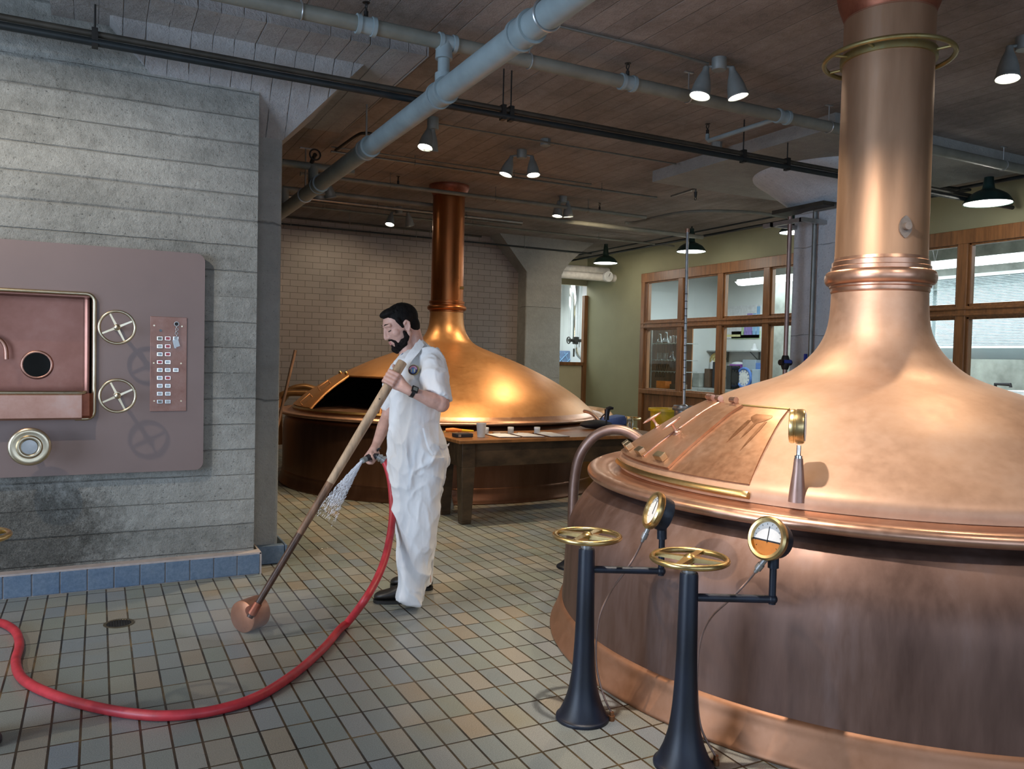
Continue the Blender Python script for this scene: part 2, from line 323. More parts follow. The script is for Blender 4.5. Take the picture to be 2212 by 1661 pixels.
# ------------------------------------------------------------------ mesh helpers
def V3(p): return Vector((float(p[0]), float(p[1]), float(p[2])))
def frame(axis):
    a = Vector(axis).normalized(); t = Vector((0, 0, 1)) if abs(a.z) < .95 else Vector((1, 0, 0))
    e1 = a.cross(t).normalized(); return a, e1, a.cross(e1)
def wl(o):
    s = Vector((0, 0, 0))
    while o is not None: s += o.location; o = o.parent
    return s
class MB:
    def __init__(s): s.v = []; s.f = []
    def add(s, vs, fs):
        k = len(s.v); s.v += [Vector(p) for p in vs]; s.f += [tuple(i+k for i in f) for f in fs]; return s
    def box(s, a, b):
        x0, y0, z0 = (min(a[i], b[i]) for i in range(3)); x1, y1, z1 = (max(a[i], b[i]) for i in range(3))
        return s.add([(x0,y0,z0),(x1,y0,z0),(x1,y1,z0),(x0,y1,z0),(x0,y0,z1),(x1,y0,z1),(x1,y1,z1),(x0,y1,z1)],
            [(3,2,1,0),(4,5,6,7),(0,1,5,4),(1,2,6,5),(2,3,7,6),(3,0,4,7)])
    def obox(s, c, ax, ay, az):
        c, ax, ay, az = (V3(q) for q in (c, ax, ay, az)); vs = []
        for k in (-1, 1):
            for i, j in ((-1,-1),(1,-1),(1,1),(-1,1)): vs.append(c+ax*i+ay*j+az*k)
        return s.add(vs, [(3,2,1,0),(4,5,6,7),(0,1,5,4),(1,2,6,5),(2,3,7,6),(3,0,4,7)])
    def frustum(s, a0, a1, z0, b0, b1, z1):     # rectangle (a0..a1) at z0 to rectangle (b0..b1) at z1
        vs = [(a0[0],a0[1],z0),(a1[0],a0[1],z0),(a1[0],a1[1],z0),(a0[0],a1[1],z0),(b0[0],b0[1],z1),(b1[0],b0[1],z1),(b1[0],b1[1],z1),(b0[0],b1[1],z1)]
        return s.add(vs, [(3,2,1,0),(4,5,6,7),(0,1,5,4),(1,2,6,5),(2,3,7,6),(3,0,4,7)])
    def tube(s, pts, r, seg=12, cap=True):
        pts = [V3(p) for p in pts]; n = len(pts); rs = r if isinstance(r, (list, tuple)) else [r]*n
        vs = []; fs = []; pe = None
        for i, p in enumerate(pts):
            d = (pts[min(i+1, n-1)]-pts[max(i-1, 0)])
            a = d.normalized()
            if pe is None: _, e1, e2 = frame(a)
            else:
                e1 = pe - a*pe.dot(a); e1 = e1.normalized() if e1.length > 1e-6 else frame(a)[1]; e2 = a.cross(e1)
            pe = e1
            for k in range(seg):
                t = 2*PI*k/seg; vs.append(p+(e1*math.cos(t)+e2*math.sin(t))*rs[i])
        for i in range(n-1):
            for k in range(seg):
                q = (k+1) % seg; fs.append((i*seg+k, i*seg+q, (i+1)*seg+q, (i+1)*seg+k))
        if cap: fs += [tuple(reversed(range(seg))), tuple(range((n-1)*seg, n*seg))]
        return s.add(vs, fs)
    def lathe(s, prof, c=(0,0,0), axis=(0,0,1), seg=32, closed=False, skip=None, caps=True):
        a, e1, e2 = frame(axis) if tuple(axis) != (0,0,1) else (Vector((0,0,1)), Vector((1,0,0)), Vector((0,1,0)))
        c = V3(c); vs = []; fs = []; n = len(prof)
        for r, z in prof:
            for k in range(seg):
                t = 2*PI*k/seg; vs.append(c+a*z+(e1*math.cos(t)+e2*math.sin(t))*max(r, 1e-5))
        rng = range(n) if closed else range(n-1)
        for i in rng:
            j = (i+1) % n
            for k in range(seg):
                if skip and skip(i, k): continue
                q = (k+1) % seg; fs.append((i*seg+k, i*seg+q, j*seg+q, j*seg+k))
        if not closed and caps:
            if prof[0][0] > 1e-4 and not skip: fs.append(tuple(reversed(range(seg))))
            if prof[-1][0] > 1e-4 and not skip: fs.append(tuple(range((n-1)*seg, n*seg)))
        return s.add(vs, fs)
    def torus(s, c, R, r, axis=(0,0,1), seg=48, m=10):
        return s.lathe([(R+r*math.cos(2*PI*i/m), r*math.sin(2*PI*i/m)) for i in range(m)], c, axis, seg, True)
    def ell(s, c, ax, ay, az, nu=20, nv=12):
        c, ax, ay, az = (V3(q) for q in (c, ax, ay, az)); vs = [c-az]; fs = []
        for i in range(1, nv):
            p = -PI/2+PI*i/nv
            for k in range(nu):
                t = 2*PI*k/nu; vs.append(c+(ax*math.cos(t)+ay*math.sin(t))*math.cos(p)+az*math.sin(p))
        vs.append(c+az); last = len(vs)-1
        for k in range(nu): fs.append((0, 1+(k+1) % nu, 1+k)); fs.append((last, last-nu+k, last-nu+(k+1) % nu))
        for i in range(nv-2):
            for k in range(nu):
                q = (k+1) % nu; fs.append((1+i*nu+k, 1+i*nu+q, 1+(i+1)*nu+q, 1+(i+1)*nu+k))
        return s.add(vs, fs)
    def ball(s, c, r, nu=14, nv=9): return s.ell(c, (r,0,0), (0,r,0), (0,0,r), nu, nv)
    def caps(s, a, b, ra, rb=None, seg=14):     # tapered capsule (separate shell pieces, for remeshing)
        rb = ra if rb is None else rb
        s.tube([a, b], [ra, rb], seg); s.ball(a, ra, seg, 8); s.ball(b, rb, seg, 8); return s
    def chain(s, pts, rs):
        for i in range(len(pts)-1): s.caps(pts[i], pts[i+1], rs[i], rs[i+1])
        return s
    def loft(s, rings):      # closed loft through lists of points
        n = len(rings[0]); vs = [p for r in rings for p in r]; fs = []
        for i in range(len(rings)-1):
            for k in range(n):
                q = (k+1) % n; fs.append((i*n+k, i*n+q, (i+1)*n+q, (i+1)*n+k))
        fs += [tuple(reversed(range(n))), tuple(range((len(rings)-1)*n, len(rings)*n))]
        return s.add(vs, fs)
    def build(s, name, mat, parent=None, smooth=True, angle=40, bevel=0, voxel=0, relax=0, sub=0):
        off = wl(parent) if parent is not None else Vector((0, 0, 0))
        me = bpy.data.meshes.new(name); me.from_pydata([p-off for p in s.v], [], s.f)
        bm = bmesh.new(); bm.from_mesh(me); bmesh.ops.recalc_face_normals(bm, faces=bm.faces); bm.to_mesh(me); bm.free()
        o = bpy.data.objects.new(name, me); COL.objects.link(o)
        if voxel or bevel or sub:
            if bevel:
                q = o.modifiers.new('b', 'BEVEL'); q.width = bevel; q.segments = 2; q.limit_method = 'ANGLE'
            if voxel:
                q = o.modifiers.new('r', 'REMESH'); q.mode = 'VOXEL'; q.voxel_size = voxel
                if relax: q = o.modifiers.new('s', 'SMOOTH'); q.factor = .5; q.iterations = relax
            if sub: q = o.modifiers.new('u', 'SUBSURF'); q.levels = q.render_levels = sub
            dg = bpy.context.evaluated_depsgraph_get(); dg.update()
            nm = bpy.data.meshes.new_from_object(o.evaluated_get(dg)); o.modifiers.clear(); o.data = nm; me = nm
            bpy.data.meshes.remove(bpy.data.meshes[me.name]) if False else None
        o.data.materials.clear(); o.data.materials.append(MATS[mat])
        if smooth:
            o.data.shade_smooth()
            if not voxel: o.data.set_sharp_from_angle(angle=math.radians(angle))
        if parent is not None: o.parent = parent
        return o
def tag(o, label, cat, group=None, kind=None):
    o['label'] = label; o['category'] = cat
    if group: o['group'] = group
    if kind: o['kind'] = kind
    return o
def thing(name, loc, label, cat, group=None):
    o = bpy.data.objects.new(name, None); COL.objects.link(o); o.location = V3(loc); o.empty_display_size = .1
    return tag(o, label, cat, group)
def struct(name, mb, mat, label=None, **k):
    o = mb.build(name, mat, **k); o['kind'] = 'structure'
    if label: o['label'] = label
    return o
def copy_tree(o, parent=None):
    c = o.copy(); COL.objects.link(c)
    if parent is not None: c.parent = parent
    for ch in list(o.children): copy_tree(ch, c)
    return c
def catmull(pts, n=8):
    pts = [V3(p) for p in pts]; out = []
    for i in range(len(pts)-1):
        p0, p1, p2, p3 = pts[max(i-1,0)], pts[i], pts[i+1], pts[min(i+2,len(pts)-1)]
        for k in range(n):
            t = k/n; out.append(.5*((2*p1)+(p2-p0)*t+(2*p0-5*p1+4*p2-p3)*t*t+(3*p1-p0-3*p2+p3)*t**3))
    out.append(pts[-1]); return out
def interp(prof, n=6):      # smooth a (r,z) profile
    P = catmull([(r, z, 0) for r, z in prof], n); return [(p.x, p.y) for p in P]

# ------------------------------------------------------------------ the room
ZC = 3.5
YW = 5.42
def S_(name, mb, mat, label, cat, **k):
    o = struct(name, mb, mat, **k); tag(o, label, cat, kind='structure'); return o
S_('floor', MB().box((-6, -6, -.2), (13, 18, 0)), 'floor_tile', 'wet grey-green quarry tile floor laid in long joints', 'floor', smooth=False)
S_('ceiling', MB().box((-6, -6, ZC), (13, 18, ZC+.3)), 'ceiling_concrete', 'brownish board-marked concrete ceiling slab', 'ceiling', smooth=False)
NX0, NX1, NZ0, NZ1 = -1.25, -.032, 1.03, 1.765          # recess in the left wall
wmb = MB().box((-6, YW, 0), (.92, YW+.33, NZ0)).box((-6, YW, NZ1), (.92, YW+.33, ZC)).box((-6, YW, NZ0), (NX0, YW+.33, NZ1)).box((NX1, YW, NZ0), (.92, YW+.33, NZ1))
S_('wall_left', wmb, 'wall_concrete', 'rough board-formed concrete wall carrying the control panel', 'wall', smooth=False)
S_('wall_back', MB().box((-3, 12.2, 0), (6.6, 12.5, ZC)), 'glazed_brick', 'tan glazed brick wall behind the golden kettle', 'wall', smooth=False)
S_('wall_rear', MB().box((-6, -6, 0), (13, -5.7, ZC)), 'column_concrete', 'concrete wall on the street side', 'wall', smooth=False)
S_('wall_west', MB().box((-6, -5.7, 0), (-5.7, 18, ZC)), 'column_concrete', 'concrete end wall of the hall', 'wall', smooth=False)
for i_, (x_, lab_) in enumerate(((-2.6, 'first'), (.6, 'second'), (3.8, 'third'))):      # street windows behind the camera
    fw_ = MB().box((x_-1.22, -5.72, .42), (x_-1.12, -5.62, 3.18)).box((x_+1.12, -5.72, .42), (x_+1.22, -5.62, 3.18)).box((x_-1.22, -5.72, 3.10), (x_+1.22, -5.62, 3.2)).box((x_-1.22, -5.72, .40), (x_+1.22, -5.60, .5)).box((x_-.03, -5.72, .5), (x_+.03, -5.66, 3.1))
    S_('window_%d' % (4+i_), fw_, 'dark_metal', 'tall %s street window behind the camera' % lab_, 'window', smooth=False)
S_('window_7', MB().box((-5.72, -.22, .42), (-5.62, -.12, 3.18)).box((-5.72, 3.12, .42), (-5.62, 3.22, 3.18)).box((-5.72, -.22, 3.1), (-5.62, 3.22, 3.2)).box((-5.72, -.22, .4), (-5.6, 3.22, .5)), 'dark_metal', 'wide window in the end wall of the hall', 'window', smooth=False)
XW = 8.8
WY0, WY1, WZ0, WZ1 = 2.6, 11.80, .92, 3.03
gw = MB().box((XW, WY1, 0), (XW+.15, 13.72, ZC)).box((XW, -5.7, 0), (XW+.15, WY0, ZC)).box((XW, WY0, WZ1), (XW+.15, WY1, ZC)).box((XW+.05, WY0, 0), (XW+.15, WY1, WZ0))
S_('wall_right', gw, 'green_wall_paint', 'olive green painted wall around the laboratory windows', 'wall', smooth=False)
S_('wall_lab', MB().box((12.3, 1.2, 0), (12.5, 14, ZC)).box((XW+.15, 13.72, 0), (12.5, 13.88, ZC)).box((XW+.15, 1.2, 0), (12.5, 1.35, ZC)), 'white_wall', 'white painted wall inside the laboratory', 'wall', smooth=False)
S_('wall_lab_low', MB().box((12.0, 1.4, 0), (12.28, 10.6, 1.60)).box((12.0, 1.4, 2.72), (12.28, 10.6, ZC)), 'lab_concrete', 'stained grey concrete wall under the laboratory blinds', 'wall', smooth=False)
S_('wall_far', MB().box((6.6, 13.72, 0), (XW+.15, 13.82, 1.33)).box((6.6, 13.72, 2.95), (XW+.15, 13.82, ZC)), 'cream_paint', 'cream panelled wall below the back room window', 'wall', smooth=False)
S_('wall_back_room', MB().box((6.0, 16.6, 0), (10.5, 16.8, ZC)).box((10.0, 13.9, 0), (10.2, 16.6, ZC)).box((6.3, 12.5, 0), (6.6, 16.6, ZC)), 'white_wall', 'white painted block wall of the back room', 'wall', smooth=False)

# column and capital at the end of the left wall
S_('column_left', MB().box((.5, 5.6, 0), (1.11, 6.2, 2.93)), 'column_concrete', 'square concrete column at the end of the left wall', 'column', smooth=False, bevel=.02)
cap = MB().frustum((.5, 5.6), (1.11, 6.2), 2.90, (.05, 5.24), (1.56, 6.65), 3.38)
S_('column_capital_left', cap, 'capital_concrete', 'flared concrete capital above the left wall', 'column', smooth=False)
S_('ceiling_drop_left', MB().box((-.25, 4.88, 3.38), (1.88, 6.95, ZC+.01)), 'capital_concrete', 'thickened ceiling slab above the left wall capital', 'ceiling', smooth=False)
# column by the laboratory
cx_, cy_ = 6.66, 5.75
S_('column_right', MB().box((cx_-.28, cy_-.28, 0), (cx_+.28, cy_+.28, 3.05)), 'pale_column', 'pale blue-grey concrete column beside the near kettle stack', 'column', smooth=False, bevel=.02)
S_('column_capital_right', MB().lathe(interp([(.33, 2.98), (.40, 3.03), (.66, 3.24), (.80, 3.34), (.82, 3.385)], 5), (cx_, cy_, 0), seg=56), 'pale_column', 'round flared capital on the pale column', 'column')
S_('ceiling_drop_right', MB().box((5.29, 4.6, 3.38), (8.0, 7.0, ZC+.01)), 'column_concrete', 'thickened ceiling slab above the pale column', 'ceiling', smooth=False)
# column at the end of the brick wall
bc = MB().box((6.42, 11.9, 0), (7.12, 12.45, 2.98))
S_('column_back', bc, 'column_concrete', 'grey concrete column at the end of the brick wall', 'column', smooth=False, bevel=.02)
rings = []
for t in np.linspace(0, 1, 9):
    e = .62*t**1.5; z = 2.92+.60*t; a = .62*t
    rings.append([(6.42-a*.95, 11.9-.1*t, z), (7.12+e, 11.9-.1*t, z), (7.12+e, 12.45, z), (6.42-a*.95, 12.45, z)])
S_('column_capital_back', MB().loft(rings), 'column_concrete', 'flared concrete capital against the brick wall', 'column', angle=30)

# blue glazed base tiles
bt = MB(); x = .945
while x > -2.6:
    bt.box((x-.1375, 5.335, .004), (x, YW+.0, .132)); x -= .1425
S_('baseboard_left', bt, 'blue_base_tile', 'row of blue glazed tiles along the foot of the concrete wall', 'baseboard', bevel=.004, smooth=False)
S_('trim_1', MB().box((-2.6, 5.342, .0), (.938, YW+.01, .128)).box((-2.6, 5.338, .132), (.955, YW+.01, .143)).box((.945, 5.338, 0), (.957, 5.75, .14)), 'mortar_pink', 'pinkish mortar bed capping the blue base tiles', 'trim', smooth=False)
S_('baseboard_column', MB().box((.962, 5.545, .004), (1.145, 5.61, .128)).box((1.15, 5.545, .004), (1.165, 6.2, .128)), 'blue_base_tile', 'blue glazed tile at the foot of the left column', 'baseboard', bevel=.004, smooth=False)

# laboratory window wall
fr_ = MB()
fr_.box((XW-.057, WY0, WZ1-.16), (XW+.06, WY1+.02, WZ1+.002)).box((XW-.053, WY1-.09, 0), (XW+.06, WY1+.018, WZ1-.01)).box((XW-.06, WY0, WZ0-.05), (XW+.06, WY1, WZ0+.03))
fr_.box((XW-.045, WY0, 2.035), (XW+.06, WY1, 2.16)).box((XW-.06, WY0, 2.05), (XW-.04, WY1, 2.075)).box((XW-.06, WY0, 2.12), (XW-.04, WY1, 2.145))
ys = [10.72, 9.75, 8.76, 7.76, 6.76, 5.75, 4.75, 3.75]
for y in ys: fr_.box((XW-.050, y-.06, WZ0), (XW+.06, y+.06, WZ1-.02))
yy = [WY1-.07]+ys+[WY0]
for a, b_ in zip(yy, yy[1:]):       # stops around each pane
    for z0, z1 in ((WZ0, 2.06), (2.14, WZ1-.13)):
        y0, y1 = b_+.06, a-.06
        fr_.box((XW-.02, y0, z0), (XW+.05, y0+.03, z1)).box((XW-.02, y1-.03, z0), (XW+.05, y1, z1)).box((XW-.02, y0, z1-.05), (XW+.05, y1, z1)).box((XW-.02, y0, z0), (XW+.05, y1, z0+.05))
wo = S_('window_1', fr_, 'wood_frame', 'long wooden laboratory window with two rows of panes', 'window', bevel=.006, smooth=False)
gl_ = MB()
for a, b_ in zip(yy, yy[1:]):
    for z0, z1 in ((WZ0+.02, 2.06), (2.14, WZ1-.13)): gl_.box((XW+.012, b_+.06, z0), (XW+.016, a-.06, z1))
gl_.build('pane', 'window_glass', wo, smooth=False)
pn = MB()
for a, b_ in zip(yy, yy[1:]): pn.box((XW-.02, b_+.045, .12), (XW+.05, a-.045, WZ0-.05))
pn.box((XW-.012, WY0, 0), (XW+.045, WY1, WZ0))
S_('trim_2', pn, 'wood_panel', 'brown wooden panelling under the laboratory window', 'trim', smooth=False, bevel=.006)
# back room window
bw = MB().box((8.72, 13.66, 0), (8.83, 13.76, 2.75)).box((6.7, 13.66, 1.33), (8.75, 13.78, 1.40))
wo = S_('window_2', bw, 'wood_frame', 'wooden frame of the back room window beside the green wall', 'window', bevel=.006, smooth=False)
MB().box((6.7, 13.74, 1.40), (8.72, 13.745, 2.95)).build('pane', 'window_glass', wo, smooth=False)

# ------------------------------------------------------------------ copper kettles
P1 = [(1.345,.875),(1.33,.94),(1.22,1.02),(1.10,1.10),(.96,1.19),(.73,1.30),(.46,1.40),(.335,1.50),(.27,1.60),(.245,1.70),(.237,1.845)]
P2 = [(1.83,.80),(1.72,.90),(1.6,1.0),(1.45,1.1),(1.28,1.2),(1.08,1.3),(.86,1.4),(.60,1.5),(.36,1.6),(.265,1.7),(.22,1.8),(.205,1.9),(.2,1.99)]
K1 = np.array([3.683, 2.874]); K2 = np.array([3.732, 8.925])
def on_dome(P, K, th, r, off=0.0):
    """point on a kettle dome at angle th (degrees) and radius r, raised off along the surface normal"""
    rs = [p[0] for p in P][::-1]; zs = [p[1] for p in P][::-1]
    z = np.interp(r, rs, zs); dz = (np.interp(r+.02, rs, zs)-np.interp(r-.02, rs, zs))/.04
    n = Vector((-dz, 1)).normalized(); t = math.radians(th)
    rr = r+n.x*off; return Vector((K[0]+rr*math.cos(t), K[1]+rr*math.sin(t), z+n.y*off))
def dome_axes(P, K, th, r):
    a = on_dome(P, K, th, r-.02); b_ = on_dome(P, K, th, r+.02); t = math.radians(th)
    down = (b_-a).normalized(); tang = Vector((-math.sin(t), math.cos(t), 0)); return down, tang, tang.cross(down)*-1 if (tang.cross(down)).z < 0 else tang.cross(down)
def sector(P, K, t0, t1, r0, r1, off, thick, nt_=24, nr=10, tfun=None):
    """a curved plate lying on the dome"""
    vs = []; fs = []
    for lay in (off, off-thick):
        for i in range(nr+1):
            r = r0+(r1-r0)*i/nr
            a0, a1 = (t0, t1) if tfun is None else tfun(i/nr)
            for j in range(nt_+1): vs.append(on_dome(P, K, a0+(a1-a0)*j/nt_, r, lay))
    L = (nr+1)*(nt_+1)
    def q(l, i, j): return l*L+i*(nt_+1)+j
    for i in range(nr):
        for j in range(nt_):
            fs.append((q(0,i,j), q(0,i,j+1), q(0,i+1,j+1), q(0,i+1,j))); fs.append((q(1,i,j), q(1,i+1,j), q(1,i+1,j+1), q(1,i,j+1)))
    for j in range(nt_):
        fs.append((q(0,0,j), q(1,0,j), q(1,0,j+1), q(0,0,j+1))); fs.append((q(0,nr,j), q(0,nr,j+1), q(1,nr,j+1), q(1,nr,j)))
    for i in range(nr):
        fs.append((q(0,i,0), q(0,i+1,0), q(1,i+1,0), q(1,i,0))); fs.append((q(0,i,nt_), q(1,i,nt_), q(1,i+1,nt_), q(0,i+1,nt_)))
    return MB().add(vs, fs)

# --- near kettle
k1 = thing('brew_kettle', (K1[0], K1[1], 0), 'near copper brew kettle with gauge and hatch on its dome and a tall stack', 'kettle', 'copper brew kettles')
c0 = (K1[0], K1[1], 0)
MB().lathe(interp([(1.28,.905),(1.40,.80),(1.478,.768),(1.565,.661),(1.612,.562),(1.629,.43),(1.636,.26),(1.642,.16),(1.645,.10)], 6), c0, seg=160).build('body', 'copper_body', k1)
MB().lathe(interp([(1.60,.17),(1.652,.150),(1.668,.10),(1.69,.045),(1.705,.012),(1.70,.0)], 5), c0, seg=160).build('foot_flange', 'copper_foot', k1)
MB().lathe(interp([(1.30,.90),(1.345,.872),(1.40,.858),(1.45,.868),(1.490,.872),(1.512,.862),(1.520,.842),(1.508,.822),(1.485,.822),(1.45,.83),(1.35,.83),(1.28,.86)], 6), c0, seg=160).build('rim', 'copper_rim', k1)
MB().lathe(interp(P1, 6), c0, seg=160).build('dome', 'copper_dome', k1)
MB().lathe(interp([(.238,1.835),(.243,1.845),(.243,1.862),(.250,1.867),(.250,1.877)],2)+[(.255+.020*math.cos(a), 1.915+.036*math.sin(a)) for a in np.linspace(-PI/2, PI/2, 12)]+[(.246,1.953),(.246,1.972),(.240,1.976),(.240,2.0),(.232,2.004),(.228,2.02)], c0, seg=96).build('collar_ring', 'copper_rim', k1)
MB().lathe([(.228,2.0),(.226,2.15),(.224,2.6),(.222,3.06),(.222,3.30)], c0, seg=96).build('stack', 'copper_stack', k1)
MB().lathe(interp([(.222,3.27),(.225,3.29),(.250,3.36),(.262,3.42),(.262,3.499)], 4), c0, seg=96).build('ceiling_collar', 'red_copper', k1)
rg = MB().lathe([(.222,3.045),(.236,3.045),(.236,3.085),(.222,3.085)], c0, seg=72, closed=True)
for a in (20, 110, 160, 200, 290): rg.tube([(K1[0]+.23*math.cos(math.radians(a)), K1[1]+.23*math.sin(math.radians(a)), 3.065), (K1[0]+.31*math.cos(math.radians(a)), K1[1]+.31*math.sin(math.radians(a)), 3.065)], .008, 8)
rb = rg.build('ring_bracket', 'aged_brass', k1)
MB().torus((K1[0], K1[1], 3.065), .314, .0125, seg=80).build('brass_ring', 'aged_brass', rb)
# boss plate on the stack
bx = ony(1955, 490, 2.65); th = math.radians(232); n_ = Vector((math.cos(th), math.sin(th), 0)); bp = Vector((K1[0]+.226*n_.x, K1[1]+.226*n_.y, 2.205))
d_ = Vector(ray(1955, 490)); a2 = Vector((d_.x, d_.y)); 
t0_ = None
for s_ in np.linspace(2, 6, 4000):        # where the sight line meets the stack
    p_ = O+ray(1955, 490)/F*s_
    if (p_[0]-K1[0])**2+(p_[1]-K1[1])**2 < .226**2: bp = V3(p_); break
n_ = Vector((bp.x-K1[0], bp.y-K1[1], 0)).normalized(); tg_ = Vector((-n_.y, n_.x, 0))
dv = []
for a in np.linspace(0, 2*PI, 32, endpoint=False):
    dv.append((.033*math.cos(a)*(1-.45*abs(math.sin(a))**3), .056*math.sin(a)))
bpm = MB().loft([[bp+tg_*x_+Vector((0,0,1))*y_ - n_*.01 for x_, y_ in dv], [bp+tg_*x_+Vector((0,0,1))*y_ + n_*.008 for x_, y_ in dv]])
bo = bpm.build('boss_plate', 'boss_metal', k1)
MB().tube([bp, bp+n_*.035], .019, 12).build('plug', 'boss_metal', bo)
# hatch on the dome
R0, R1 = .868, 1.325
def tf(t): return (152-3*t, 193.3+4.2*t)
h1 = sector(P1, K1, 0, 0, R0, R1, .010, .012, 30, 10, tf).build('hatch_plate', 'copper_hatch', k1)
lid = sector(P1, K1, 0, 0, R0+.012, R1-.005, .024, .013, 20, 10, lambda t: (150-2*t, 176.5+1.2*t)).build('hatch_door', 'copper_hatch', h1)
st_ = MB()
for tt in (164,): 
    P_ = [on_dome(P1, K1, tt+.3*i, R0+.02+(R1-.04-R0)*i/8, .026) for i in range(9)]; st_.tube(P_, .006, 8)
st_.build('seam_rod', 'bright_copper', lid)
def bar_on(P, K, r, t0, t1, w, h, off, n=28):
    rings = []
    for i in range(n+1):
        t = t0+(t1-t0)*i/n; p = on_dome(P, K, t, r, off); d, tg, nn = dome_axes(P, K, t, r)
        rings.append([p-d*w, p+d*w, p+d*w+nn*h, p-d*w+nn*h])
    return MB().loft(rings)
bar_on(P1, K1, 1.340, 149, 198.0, .013, .034, -.003, 40).build('gutter_bar', 'brass', k1, bevel=.004, angle=30)
bar_on(P1, K1, .866, 171, 193.6, .005, .014, .0, 14).build('hinge_bar', 'aged_brass', k1)
for t in (152.5, 156.5, 162.5, 172.0):
    d, tg, nn = dome_axes(P1, K1, t, .872); p = on_dome(P1, K1, t, .872, .030)
    q = MB().obox(on_dome(P1, K1, t, .872, .014), d*.016, tg*.011, nn*.014).build('hinge_lug', 'bright_copper', k1, bevel=.002, smooth=False)
    MB().tube([p-tg*.022+nn*.01, p+tg*.022+nn*.01], .015, 14).build('hinge_pin', 'bright_copper', q)
for t in (150.5, 154.3, 164.0, 173.5):
    d, tg, nn = dome_axes(P1, K1, t, 1.30)
    MB().obox(on_dome(P1, K1, t, 1.292, .040), d*.018, tg*.034, nn*.016).build('stop_block', 'pale_brass', h1, bevel=.003, smooth=False)
for t, r in ((150.0, 1.135), (167.0, 1.135)):
    d, tg, nn = dome_axes(P1, K1, t, r); p = on_dome(P1, K1, t, r, .02)
    hh = MB().lathe(interp([(.024,.0),(.024,.006),(.010,.014),(.007,.04),(.009,.055)],3), p, nn, 16)
    hh.ell(p+nn*.062, d*.058, tg*.012, nn*.009, 18, 9)
    hh.build('handle', 'bright_copper', lid)
copper('stain_copper', (.26, .115, .05), (.34, .16, .08), (.42, .22, .12), .36, .8, 5)
stn = h1
for (t0, t1, ra, rb2, k) in ((184.5, 191.5, .93, 1.00, .35), (184.7, 186.2, .98, 1.13, .05), (187.6, 188.6, .98, 1.10, .08), (190.2, 191.2, .98, 1.17, .05)):
    sector(P1, K1, 0, 0, ra, rb2, .0112, .0008, 10, 8, lambda t, t0=t0, t1=t1, k=k: ((t0+t1)/2-(t1-t0)/2*(math.sin(PI*(.25+.75*t))*.8+.2*(1-t)), (t0+t1)/2+(t1-t0)/2*(math.sin(PI*(.25+.75*t))*.8+.2*(1-t)))).build('drip_stain', 'stain_copper', h1)
# gauge on the dome
gp = V3((2.486, 2.284, .931)); up_ = Vector((0, 0, 1)); Rv = V3(RT); Tv = -V3(FW)
D0 = float((np.array(gp)-O) @ FW)
def gpt(px, py, dd=0): return V3(atd(px, py, D0+dd))
gs = MB().tube([gp-up_*.03, gpt(1722, 1058), gpt(1724, 1020), gpt(1725, 990)], [.034, .030, .022, .017], 20)
g0 = gs.build('gauge_stem', 'copper_pipe', k1)
MB().tube([gpt(1725, 992), gpt(1725, 984), gpt(1725, 983), gpt(1726, 962)], [.016, .016, .009, .009], 14).build('stem_nut', 'chrome', g0)
gc = gpt(1723, 921); ax_ = (Rv*.92-V3(FW)*.40).normalized(); ax_.z = .0; ax_.normalize()
gb = MB().lathe([(.0,-.031),(.058,-.031),(.066,-.029),(.069,-.022),(.069,-.012),(.066,-.010),(.066,-.006),(.070,-.004),(.070,.020),(.066,.027),(.0,.029)], gc, ax_, 48)
g1 = gb.build('dome_gauge', 'brass', k1)
MB().lathe([(.0,.0292),(.058,.0292),(.058,.031),(.0,.031)], gc, ax_, 40).build('gauge_face', 'gauge_white', g1)

# --- far kettle
k2 = thing('brew_kettle', (K2[0], K2[1], 0), 'far golden copper brew kettle with an open dark hatch in front of the brick wall', 'kettle', 'copper brew kettles')
c0 = (K2[0], K2[1], 0)
MB().lathe(interp([(1.70,.83),(1.82,.77),(1.865,.72),(1.885,.60),(1.888,.35),(1.888,.18),(1.888,.10)], 6), c0, seg=160).build('body', 'golden_body', k2)
MB().lathe(interp([(1.87,.17),(1.893,.15),(1.90,.10),(1.915,.045),(1.93,.012),(1.925,.0)], 5), c0, seg=160).build('foot_flange', 'golden_body', k2)
MB().lathe(interp([(1.78,.85),(1.83,.805),(1.87,.80),(1.91,.812),(1.935,.808),(1.945,.795),(1.935,.78),(1.90,.775),(1.80,.78),(1.74,.81)], 6), c0, seg=160).build('rim', 'copper_rim', k2)
# dome with a real opening for the hatch
prof = interp(P2, 6); SEG = 180
def skp(i, k):
    r = .5*(prof[i][0]+prof[i+1][0]); t = (k+.5)*360/SEG
    if not (1.27 < r < 1.775): return False
    f = (r-1.27)/(1.775-1.27)
    return 190.5+3.5*f < t < 221+5*f
MB().lathe(prof, c0, seg=SEG, skip=skp).build('dome', 'golden_copper', k2)
MB().lathe([(.0,.70),(1.70,.70),(1.72,.83)], c0, seg=64).build('shade_floor', 'kettle_shade', k2)  # added black sheet, darkness of the closed kettle put into its colour
MB().lathe([(.0,1.38),(.60,1.36),(.9,1.28),(1.2,1.14),(1.5,.95),(1.68,.80)], (K2[0], K2[1], -.06), seg=64, skip=lambda i, k: 180 < (k+.5)*360/64 < 235).build('shade_liner', 'kettle_shade', k2)  # added black liner under the dome, interior shade painted on
hf = MB()
for (ta, ra), (tb, rb_) in (((190.5,1.27),(194,1.775)), ((221,1.27),(226,1.775))):
    hf.tube([on_dome(P2, K2, ta+(tb-ta)*i/10, ra+(rb_-ra)*i/10, .006) for i in range(11)], .012, 8)
hf.tube([on_dome(P2, K2, 190.5+30.5*i/16, 1.27, .006) for i in range(17)], .012, 8)
hf.build('hatch_frame', 'golden_copper', k2)
